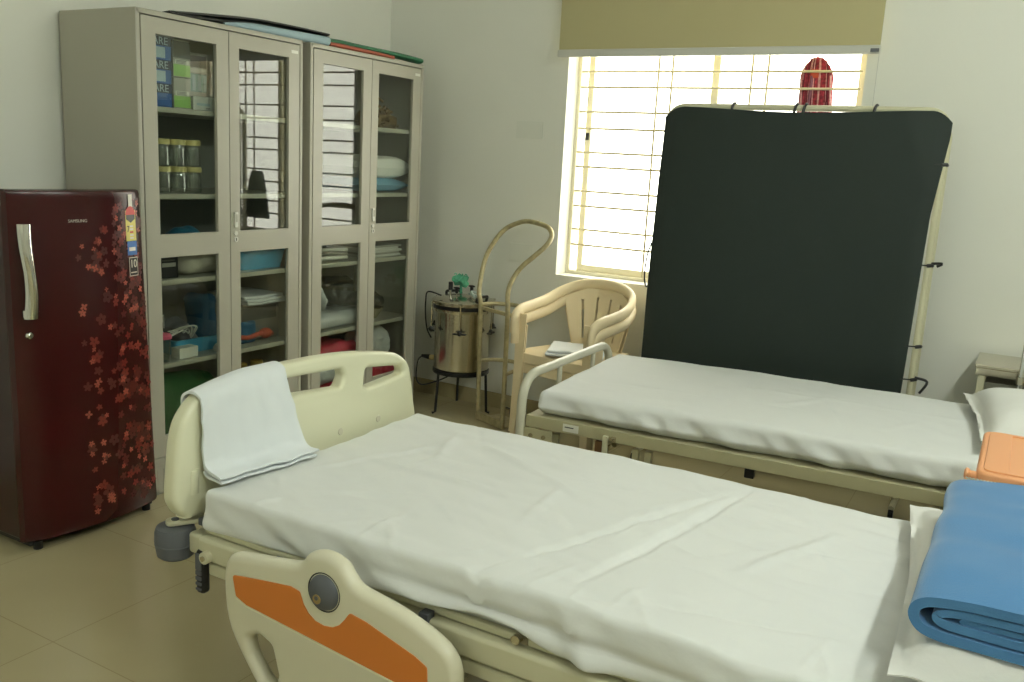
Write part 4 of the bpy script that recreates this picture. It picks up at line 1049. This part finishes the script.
# ------------------------------------------------------------------ black screen
scn = thing('folding_screen', 'black cloth privacy screen on a cream tube frame in front of the window', 'screen', (2.55, -0.3, 0))
SY_ = -0.29
fp = fillet([(1.945, SY_, 0.05), (1.945, SY_, 1.785), (3.186, SY_, 1.785), (3.186, SY_, 0.05)], 0.09, 8)
MB().tube(fp, 0.014, FRAME, 12).build('tube_frame', scn)
MB().tube(fillet([(1.955, SY_ + 0.05, 0.05), (1.955, SY_ + 0.05, 1.72), (3.196, SY_ + 0.05, 1.72), (3.196, SY_ + 0.05, 0.05)], 0.05, 6), 0.010, FRAME, 10).build('rear_frame', scn)
for x in (1.95, 3.19):
    ft = MB().tube([(x, SY_ - 0.12, 0.045), (x, SY_ + 0.20, 0.045)], 0.013, FRAME, 10).build('foot', scn)
    for y in (SY_ - 0.11, SY_ + 0.19): MB().cyl((x - 0.01, y, 0.022), (x + 0.01, y, 0.022), 0.022, BLACKP, 14).build('foot_wheel', ft)
def cloth_edge(z):
    t_ = (z - 0.30) / 1.46
    xl = 1.913 + 0.022 * t_ - 0.010 * math.sin(PI * t_)
    xr = 3.148 + 0.030 * t_ + 0.030 * max(0, t_ - 0.72) / 0.28
    return xl, xr
def scf(u, v):
    z = 0.30 + 1.478 * v
    xl, xr = cloth_edge(min(z, 1.72)); x = xl + (xr - xl) * u
    # cut corners and slightly sagging top edge
    ztop = 1.782 - 0.018 * math.sin(PI * u) ** 2
    c1 = max(0, 0.10 - (x - 1.935)) * 0.9; c2 = max(0, 0.085 - (3.207 - x)) * 1.0
    zt = ztop - (c1 ** 2 * 6 if c1 > 0 else 0) - (c2 ** 2 * 7 if c2 > 0 else 0)
    z = 0.30 + (zt - 0.30) * v
    y = SY_ - 0.020 - 0.010 * math.sin(u * 2.5 + 0.5) - 0.008 + 0.016 * nz((x * 2.2 + z * 0.5, z * 0.7, 0), 1, 3) + 0.006 * nz((x * 9 + z * 3, z * 2, 0), 1, 8)
    y += 0.012 * max(0, abs(u - 0.5) - 0.46) / 0.04
    return (x, y, z)
MB().grid(scf, 80, 60, BLACKC, 0.003).build('screen_cloth', scn, 60)
for x in (2.255, 2.545, 2.585, 2.885):
    MB().tube(crspline([(x, SY_ - 0.022, 1.755), (x + 0.006, SY_ - 0.019, 1.79), (x + 0.010, SY_, 1.803), (x + 0.012, SY_ + 0.017, 1.785)], 4), 0.0065, BLACKP, 8).build('tie', scn)
for z, dx in ((1.56, 0.0), (1.13, 0.02), (0.77, 0.0), (0.62, 0.03)):
    tt = MB().tube([(3.186, SY_ - 0.018, z), (3.203 , SY_ - 0.006, z + 0.003), (3.204, SY_ + 0.012, z)], 0.008, BLACKP, 8)
    if dx: tt.tube(crspline([(3.20, SY_, z + 0.01), (3.222 + dx, SY_ - 0.01, z + (0.014 if z > 1 else 0.0)), (3.215 + dx * 0.4, SY_ - 0.015, z - (0.0 if z > 1 else 0.055))], 5), 0.006, BLACKP, 8)
    tt.tube(crspline([(3.11, SY_ - 0.022, z - 0.006), (3.15, SY_ - 0.024, z), (3.19, SY_ - 0.016, z + 0.002)], 4), 0.003, BLACKP, 6)
    tt.build('tie', scn)
MB().tube(crspline([(1.918, SY_ - 0.02, 1.12), (1.898, SY_ - 0.02, 1.05), (1.893, SY_ - 0.022, 0.95), (1.903, SY_ - 0.02, 0.895), (1.915, SY_ - 0.02, 0.90)], 6), 0.004, BLACKP, 8).build('hanging_strap', scn)

# cloth hanging on the grille behind the screen (seen in the cabinet glass)
GB = mat('slate_blue_cloth', (74, 84, 100), 0.9)
def hang(u, v):
    z = 0.99 + 0.33 * v; w_ = 0.055 + 0.07 * (1 - v) ** 0.7
    x = 2.17 + (u - 0.5) * 2 * w_ + 0.02 * (1 - v) * (1 if u > 0.5 else 0)
    return (x, 0.085 - 0.012 * math.sin(u * 17) * (0.4 + 0.6 * (1 - v)), z)
solo(MB().grid(hang, 30, 16, GB, 0.004), 'hung_cloth', 'slate blue cloth hung on the window grille behind the screen', 'cloth', (2.17, 0.08, 1.3))

# red mop leaning between grille and window glass
mp_ = thing('mop', 'red and white string mop upside down behind the window grille above the screen', 'mop', (2.54, 0.138, WZ0))
MR = mat('mop_red', (160, 48, 62), 0.9, vary=(70, 0.6)); MW = mat('mop_pink', (216, 160, 158), 0.9, vary=(70, 0.5)); MD = mat('mop_dark', (104, 26, 40), 0.9)
hm = MB()
for k in range(64):
    a = -1 + 2 * (k % 32) / 31.0; ly = 0.006 if k < 32 else -0.007
    x_t = 2.53 + 0.026 * a; spread = 0.070 * a + 0.004 * rnd.uniform(-1, 1)
    ztop = 2.050 - 0.045 * abs(a) ** 3 + rnd.uniform(-0.004, 0.003)
    pts = [(x_t, 0.138, 1.97), (2.53 + spread * 0.55, 0.138 + ly * 0.5, ztop - 0.006), (2.53 + spread * 0.8, 0.136 + ly, ztop), (2.53 + spread * 1.02, 0.133 + ly, ztop - 0.035),
           (2.532 + spread * 1.06 + 0.004 * math.sin(k), 0.133 + ly, 1.92), (2.537 + spread * 1.12 + 0.004 * math.sin(k * 2), 0.132 + ly, 1.82), (2.540 + spread * 1.15, 0.133 + ly, 1.76)]
    hm.tube(crspline(pts, 4), 0.0058, (MR, MW, MR, MD, MR)[rnd.randrange(5)], 6)
hm.build('mop_strings', mp_, 60)
MB().rbox((2.50, 0.118, 1.955), (2.548, 0.146, 2.005), 0.012, mat('mop_socket_orange', (190, 70, 34), 0.5), (2, 1, 2)).build('socket', mp_)
MB().cyl((2.50, 0.132, WZ0 + 0.004), (2.512, 0.126, 1.97), 0.0095, mat('mop_handle_plum', (128, 70, 88), 0.4), 12).build('handle', mp_)

# ------------------------------------------------------------------ sterilizer on its stand
sx, sy = 0.738, -0.196
ste = thing('sterilizer', 'stainless steel drum sterilizer with black clamps on a three-legged stand', 'sterilizer', (sx, sy, 0))
c0 = (sx, sy, 0)
MB().lathe([(0, 0.262), (0.158, 0.262), (0.163, 0.268), (0.163, 0.628), (0, 0.629)], c0, STEEL, 56, cap=False).build('boiler', ste)
MB().lathe([(0.163, 0.607), (0.182, 0.609), (0.184, 0.615), (0.184, 0.627), (0.163, 0.629)], c0, STEEL, 56, cap=False).build('flange', ste)
MB().lathe([(0.160, 0.6295), (0.176, 0.6295), (0.176, 0.648), (0.160, 0.6485)], c0, BLACKP, 56, cap=False).build('gasket', ste)
MB().lathe([(0.15, 0.649), (0.184, 0.649), (0.187, 0.653), (0.187, 0.668), (0.180, 0.675), (0.12, 0.688), (0.06, 0.695), (0, 0.697)], c0, STEEL, 56, cap=False).build('lid', ste)
for k in range(6):
    a = math.radians(-62 + 60 * k); ca, sa = math.cos(a), math.sin(a)
    px, py = sx + 0.200 * ca, sy + 0.200 * sa
    cm = MB().cyl((px, py, 0.515), (px, py, 0.665), 0.0045, STEEL, 8).box((sx + 0.18 * ca - 0.01, sy + 0.18 * sa - 0.01, 0.66), (px + 0.008, py + 0.008, 0.672), STEEL, 0.003).build('clamp_bolt', ste)
    wn = MB().ball((px, py, 0.505), (0.014, 0.014, 0.018), BLACKP, 12)
    tv = Vector((-sa, ca, 0)); rot = mapx((tv, (0, 0, 1), Vector((ca, sa, 0))), (0, 0, 0))
    wn.ball(Vector((px, py, 0.500)) + tv * 0.020, (0.022, 0.007, 0.009), BLACKP, 10, rot); wn.ball(Vector((px, py, 0.500)) - tv * 0.020, (0.022, 0.007, 0.009), BLACKP, 10, rot)
    wn.build('wing_nut', cm)
for dx, dy, hgt, r in ((-0.055, -0.06, 0.085, 0.013), (-0.005, -0.07, 0.055, 0.009), (0.04, 0.02, 0.062, 0.010)):
    v = MB().cyl((sx + dx, sy + dy, 0.685), (sx + dx, sy + dy, 0.690 + hgt * 0.45), r * 0.55, CHROME, 12).cyl((sx + dx, sy + dy, 0.690 + hgt * 0.45), (sx + dx, sy + dy, 0.690 + hgt), r, BLACKP, 14, bev=0.003)
    if r < 0.012: v.ball((sx + dx, sy + dy, 0.690 + hgt), (0.024, 0.010, 0.007), BLACKP, 12)
    v.build('valve', ste)
for ang in (150, -5):
    a = math.radians(ang); ca, sa = math.cos(a), math.sin(a)
    q = [(sx + 0.13 * ca - 0.05 * sa, sy + 0.13 * sa + 0.05 * ca, 0.685), (sx + 0.14 * ca - 0.045 * sa, sy + 0.14 * sa + 0.045 * ca, 0.703), (sx + 0.14 * ca + 0.045 * sa, sy + 0.14 * sa - 0.045 * ca, 0.703), (sx + 0.13 * ca + 0.05 * sa, sy + 0.13 * sa - 0.05 * ca, 0.685)]
    MB().tube(fillet(q, 0.02, 4), 0.0085, BLACKP, 10).build('lid_handle', ste)
MB().box((sx - 0.01, sy - 0.1645, 0.36), (sx + 0.045, sy - 0.155, 0.39), LABELM, 0.001).build('maker_label', ste) if False else None
rgm = MB().lathe([(0.150, 0.238), (0.166, 0.238), (0.168, 0.241), (0.168, 0.258), (0.150, 0.2615)], c0, BLACKP, 48, cap=False).build('stand_ring', ste)
for ang in (-112, 128, 12):
    a = math.radians(ang); ca, sa = math.cos(a), math.sin(a)
    p0 = (sx + 0.158 * ca, sy + 0.158 * sa, 0.24); p1 = (sx + 0.172 * ca, sy + 0.172 * sa, 0.012); p2 = (sx + 0.192 * ca, sy + 0.192 * sa, 0.008)
    MB().tube([p0, p1, p2], 0.008, BLACKP, 8).build('leg', ste)
sk = MB().cyl((sx - 0.158, sy - 0.03, 0.300), (sx - 0.200, sy - 0.04, 0.302), 0.016, mat('plug_socket_cream', (196, 176, 118), 0.5), 16, bev=0.002).build('inlet_socket', ste)
pg = MB().cyl((sx - 0.197, sy - 0.04, 0.302), (sx - 0.25, sy - 0.052, 0.304), 0.017, BLACKP, 14, r2=0.009)
pg.tube(crspline([(sx - 0.245, sy - 0.051, 0.304), (sx - 0.272, sy - 0.058, 0.27), (sx - 0.28, sy - 0.06, 0.17), (sx - 0.25, sy - 0.05, 0.125), (sx - 0.19, sy, 0.14), (sx - 0.12, sy + 0.06, 0.18), (sx - 0.05, sy + 0.19, 0.25)], 6), 0.0045, BLACKP, 8)
pg.build('power_cord', sk)
MB().tube(crspline([(sx - 0.07, sy - 0.13, 0.70), (sx - 0.15, sy - 0.15, 0.715), (sx - 0.20, sy - 0.10, 0.65), (sx - 0.205, sy - 0.09, 0.56), (sx - 0.19, sy - 0.09, 0.48), (sx - 0.165, sy - 0.08, 0.43)], 6), 0.0045, BLACKP, 8).build('vent_hose', ste)
GP = mat('green_plastic', (96, 184, 148), 0.25); 
gmk = MB().rbox((sx - 0.095, sy + 0.0, 0.742), (sx + 0.0, sy + 0.07, 0.805), 0.028, GP, (7, 6, 5), 4, lambda p, q: p + (p - q) * 0.5 * (nz(p, 38, 2) + 0.4 * nz(p, 80, 3)) + Vector((0, 0, 0.008 * nz(p, 30, 6))))
for k in range(4): gmk.tube(crspline([(sx - 0.07 + 0.015 * k, sy + 0.03, 0.79), (sx - 0.08 + 0.022 * k, sy + 0.03, 0.815), (sx - 0.085 + 0.03 * k, sy + 0.02, 0.81)], 4), 0.003, GP, 6)
gmk.cyl((sx - 0.045, sy + 0.035, 0.698), (sx - 0.045, sy + 0.035, 0.765), 0.008, GP, 10)
solo(gmk, 'oxygen_mask', 'crumpled green plastic mask lying on the sterilizer lid', 'mask', (sx, sy + 0.035, 0.69))
ctb = MB().tube(crspline([(sx + 0.05, sy - 0.02, 0.712), (sx + 0.09, sy - 0.05, 0.716), (sx + 0.12, sy - 0.03, 0.706), (sx + 0.11, sy + 0.03, 0.704), (sx + 0.07, sy + 0.03, 0.714), (sx + 0.07, sy - 0.03, 0.728), (sx + 0.12, sy - 0.07, 0.702)], 6), 0.007, mat('clear_pale_tube', (188, 204, 198), 0.2), 10)
solo(ctb, 'tubing', 'pale clear tubing coiled on the right of the sterilizer lid', 'tubing', (sx + 0.1, sy, 0.695))

# ------------------------------------------------------------------ hand trolley
TL = (0.93, -0.29); TA = math.atan2(-0.36966745, 0.92916413)
tl = thing('cylinder_trolley', 'dull gold gas cylinder trolley with a looped handle beside the chairs', 'trolley', (TL[0], TL[1], 0), TA)
path = [(0.0, 0, 0.012), (-0.012, 0, 0.35), (-0.022, 0, 0.66), (-0.044, 0, 0.752), (-0.070, 0.05, 0.918), (-0.042, 0.085, 1.019), (0.0, 0.13, 1.100), (0.09, 0.16, 1.146), (0.17, 0.17, 1.158), (0.28, 0.18, 1.147), (0.333, 0.18, 1.128), (0.358, 0.17, 1.092), (0.355, 0.14, 1.045), (0.31, 0.10, 0.985), (0.245, 0.06, 0.912), (0.220, 0.02, 0.833), (0.220, 0, 0.763), (0.228, 0, 0.66), (0.230, 0, 0.35), (0.232, 0, 0.012)]
MB().tube(crspline(path, 6), 0.0135, TROLLEY, 12).build('handle_frame', tl, 60, world=False)
MB().box((-0.014, -0.012, 0.004), (0.246, 0.006, 0.05), TROLLEY, 0.003).build('toe_plate', tl, world=False)
MB().box((-0.004, -0.010, 0.645), (0.228, 0.010, 0.665), TROLLEY, 0.003).build('cross_bar', tl, world=False)
for z, zz_ in ((0.675, 0.66), (0.345, 0.345)):
    hpth = crspline([(-0.015, 0.0, z), (0.0, 0.10, z), (0.11, 0.17, z), (0.215, 0.10, z - 0.01), (0.228, 0.0, z - 0.03)], 6)
    MB().tube(hpth, 0.010, TROLLEY, 8, flat=1.2, up=(0, 0, 1)).build('cradle_hoop', tl, 60, world=False)
MB().box((0.0, 0.0, 0.005), (0.232, 0.16, 0.012), TROLLEY, 0.002).build('base_plate', tl, world=False)
MB().cyl((0.05, 0.165, 0.06), (0.225, 0.165, 0.06), 0.008, STEEL, 10).build('axle', tl, world=False)
MB().cyl((0.150, 0.165, 0.06), (0.178, 0.165, 0.06), 0.058, BLACKP, 24, bev=0.008).build('wheel', tl, world=False)

# ------------------------------------------------------------------ stacked plastic chairs
def make_chair(loc, label):
    c = thing('plastic_chair', label, 'chair', loc, math.radians(-9), 'stacked ivory plastic chairs')
    # seat
    def sf(u, v):
        x = (u - 0.5) * 2; w_ = 0.235 - 0.03 * v
        y = -0.235 + 0.44 * v
        z = 0.455 - 0.018 * (1 - x * x) * math.sin(PI * v) - 0.028 * max(0, 0.12 - v) / 0.12 - 0.010 * v
        return (x * w_, y, z)
    s_ = MB().grid(sf, 18, 18, CHAIRM, 0.006)
    s_.rbox((-0.235, -0.242, 0.385), (0.235, -0.228, 0.440), 0.006, CHAIRM, (6, 1, 1))
    for x in (-0.225, 0.225): s_.box((x - 0.006, -0.23, 0.39), (x + 0.006, 0.19, 0.440), CHAIRM, 0.002)
    s_.build('seat', c, 50, world=False)
    def bf(u, v):
        x = (u - 0.5) * 2
        z0 = 0.435; zt = 0.772 - 0.075 * abs(x) ** 2.6
        z = z0 + (zt - z0) * v
        w_ = 0.150 + 0.075 * v ** 0.9
        y = 0.185 + 0.060 * v - 0.075 * (x * x) * v - 0.02 * x * x
        return (x * w_, y, z)
    slots = [-0.62, -0.21, 0.21, 0.62]
    def skip(u, v):
        x = (u - 0.5) * 2
        return 0.17 < v < 0.84 and any(abs(x - s) < 0.034 for s in slots)
    MB().grid(bf, 100, 24, CHAIRM, 0.007, skip).build('backrest', c, 50, world=False)
    rim = [(-0.258, -0.268, 0.545), (-0.258, -0.268, 0.60), (-0.262, -0.252, 0.638), (-0.268, -0.20, 0.660), (-0.272, -0.10, 0.672), (-0.268, 0.03, 0.692), (-0.245, 0.13, 0.730), (-0.190, 0.20, 0.762), (-0.10, 0.236, 0.784), (0, 0.246, 0.790)]
    rim = rim + [(-x, y, z) for x, y, z in rim[-2::-1]]
    MB().tube(crspline(rim, 5), 0.030, CHAIRM, 14, flat=0.72).build('arm_rim', c, 60, world=False)
    for sg in (-1, 1):
        def lf(u, v, sg=sg):
            # L-section leg: two flanges
            z = 0.645 * v; xo = 0.268 - 0.006 * math.sin(PI * v); yo = -0.262 + 0.017 * v
            k = (u - 0.5) * 2; wd = 0.020 + 0.016 * v
            return (sg * (xo - (wd * 2 * max(0, k))), yo + wd * 2 * max(0, -k), z)
        MB().grid(lf, 6, 12, CHAIRM, 0.006).build('leg', c, 50, world=False)
        def rf(u, v, sg=sg):
            z = 0.42 * v; k = (u - 0.5) * 2; wd = 0.018 + 0.014 * v
            return (sg * (0.232 - 0.03 * v - wd * 2 * max(0, k)), 0.262 - 0.07 * v - wd * 2 * max(0, -k), z)
        MB().grid(rf, 6, 10, CHAIRM, 0.006).build('leg', c, 50, world=False)
    for o in c.children: o.data.transform(Matrix.Diagonal((0.94, 0.94, 1, 1)))
    return c
CHX, CHY = 1.567, -0.325
ch = make_chair((CHX, CHY, 0.0), 'lower ivory plastic armchair of the stack of two below the window')
dup(ch, (CHX, CHY - 0.012, 0.058), 'upper ivory plastic armchair of the stack of two, with a white cloth on its seat')
fc = MB().rbox((CHX - 0.16, CHY - 0.21, 0.512), (CHX + 0.14, CHY + 0.06, 0.526), 0.006, TOWEL, (10, 10, 1), 2, lambda p, q: p + Vector((0, 0, 0.006 * nz(p, 8, 3))))
fc.rbox((CHX - 0.15, CHY - 0.20, 0.527), (CHX + 0.13, CHY + 0.05, 0.540), 0.006, TOWEL, (10, 10, 1), 2, lambda p, q: p + Vector((0, 0, 0.006 * nz(p, 8, 3))))
fc.move(Matrix.Translation((CHX, CHY, 0)) @ Matrix.Rotation(0.35, 4, 'Z') @ Matrix.Translation((-CHX, -CHY, 0)))
solo(fc, 'folded_cloth', 'flat white folded cloth on the seat of the upper plastic chair', 'cloth', (CHX, CHY, 0.512))

# ------------------------------------------------------------------ daylight, camera, view
wd = bpy.data.worlds.new('World'); sc.world = wd; wd.use_nodes = True
bg = wd.node_tree.nodes['Background']; bg.inputs['Color'].default_value = (1.0, 0.95, 0.84, 1); bg.inputs['Strength'].default_value = 8.0

cam = bpy.data.cameras.new('camera'); co = bpy.data.objects.new('camera', cam); COL.objects.link(co)
yaw, pitch, roll, fpx = 0.5139, -0.198, 0.054, 893.1
fw = Vector((-math.sin(yaw) * math.cos(pitch), math.cos(yaw) * math.cos(pitch), math.sin(pitch)))
r0 = Vector((math.cos(yaw), math.sin(yaw), 0)); u0 = r0.cross(fw)
r1 = r0 * math.cos(roll) + u0 * math.sin(roll); u1 = -r0 * math.sin(roll) + u0 * math.cos(roll)
co.matrix_world = mapx((r1, u1, -fw), (3.543, -4.563, 1.478))
cam.sensor_width = 36; cam.lens = 36 * fpx / 1024; cam.clip_start = 0.05
sc.camera = co
sc.view_settings.view_transform = 'Standard'; sc.view_settings.look = 'None'
sc.view_settings.exposure = 0.0; sc.view_settings.gamma = 1.0; sc.view_settings.use_curve_mapping = False
sc.cycles.max_bounces = 10; sc.cycles.transparent_max_bounces = 16; sc.cycles.sample_clamp_indirect = 6
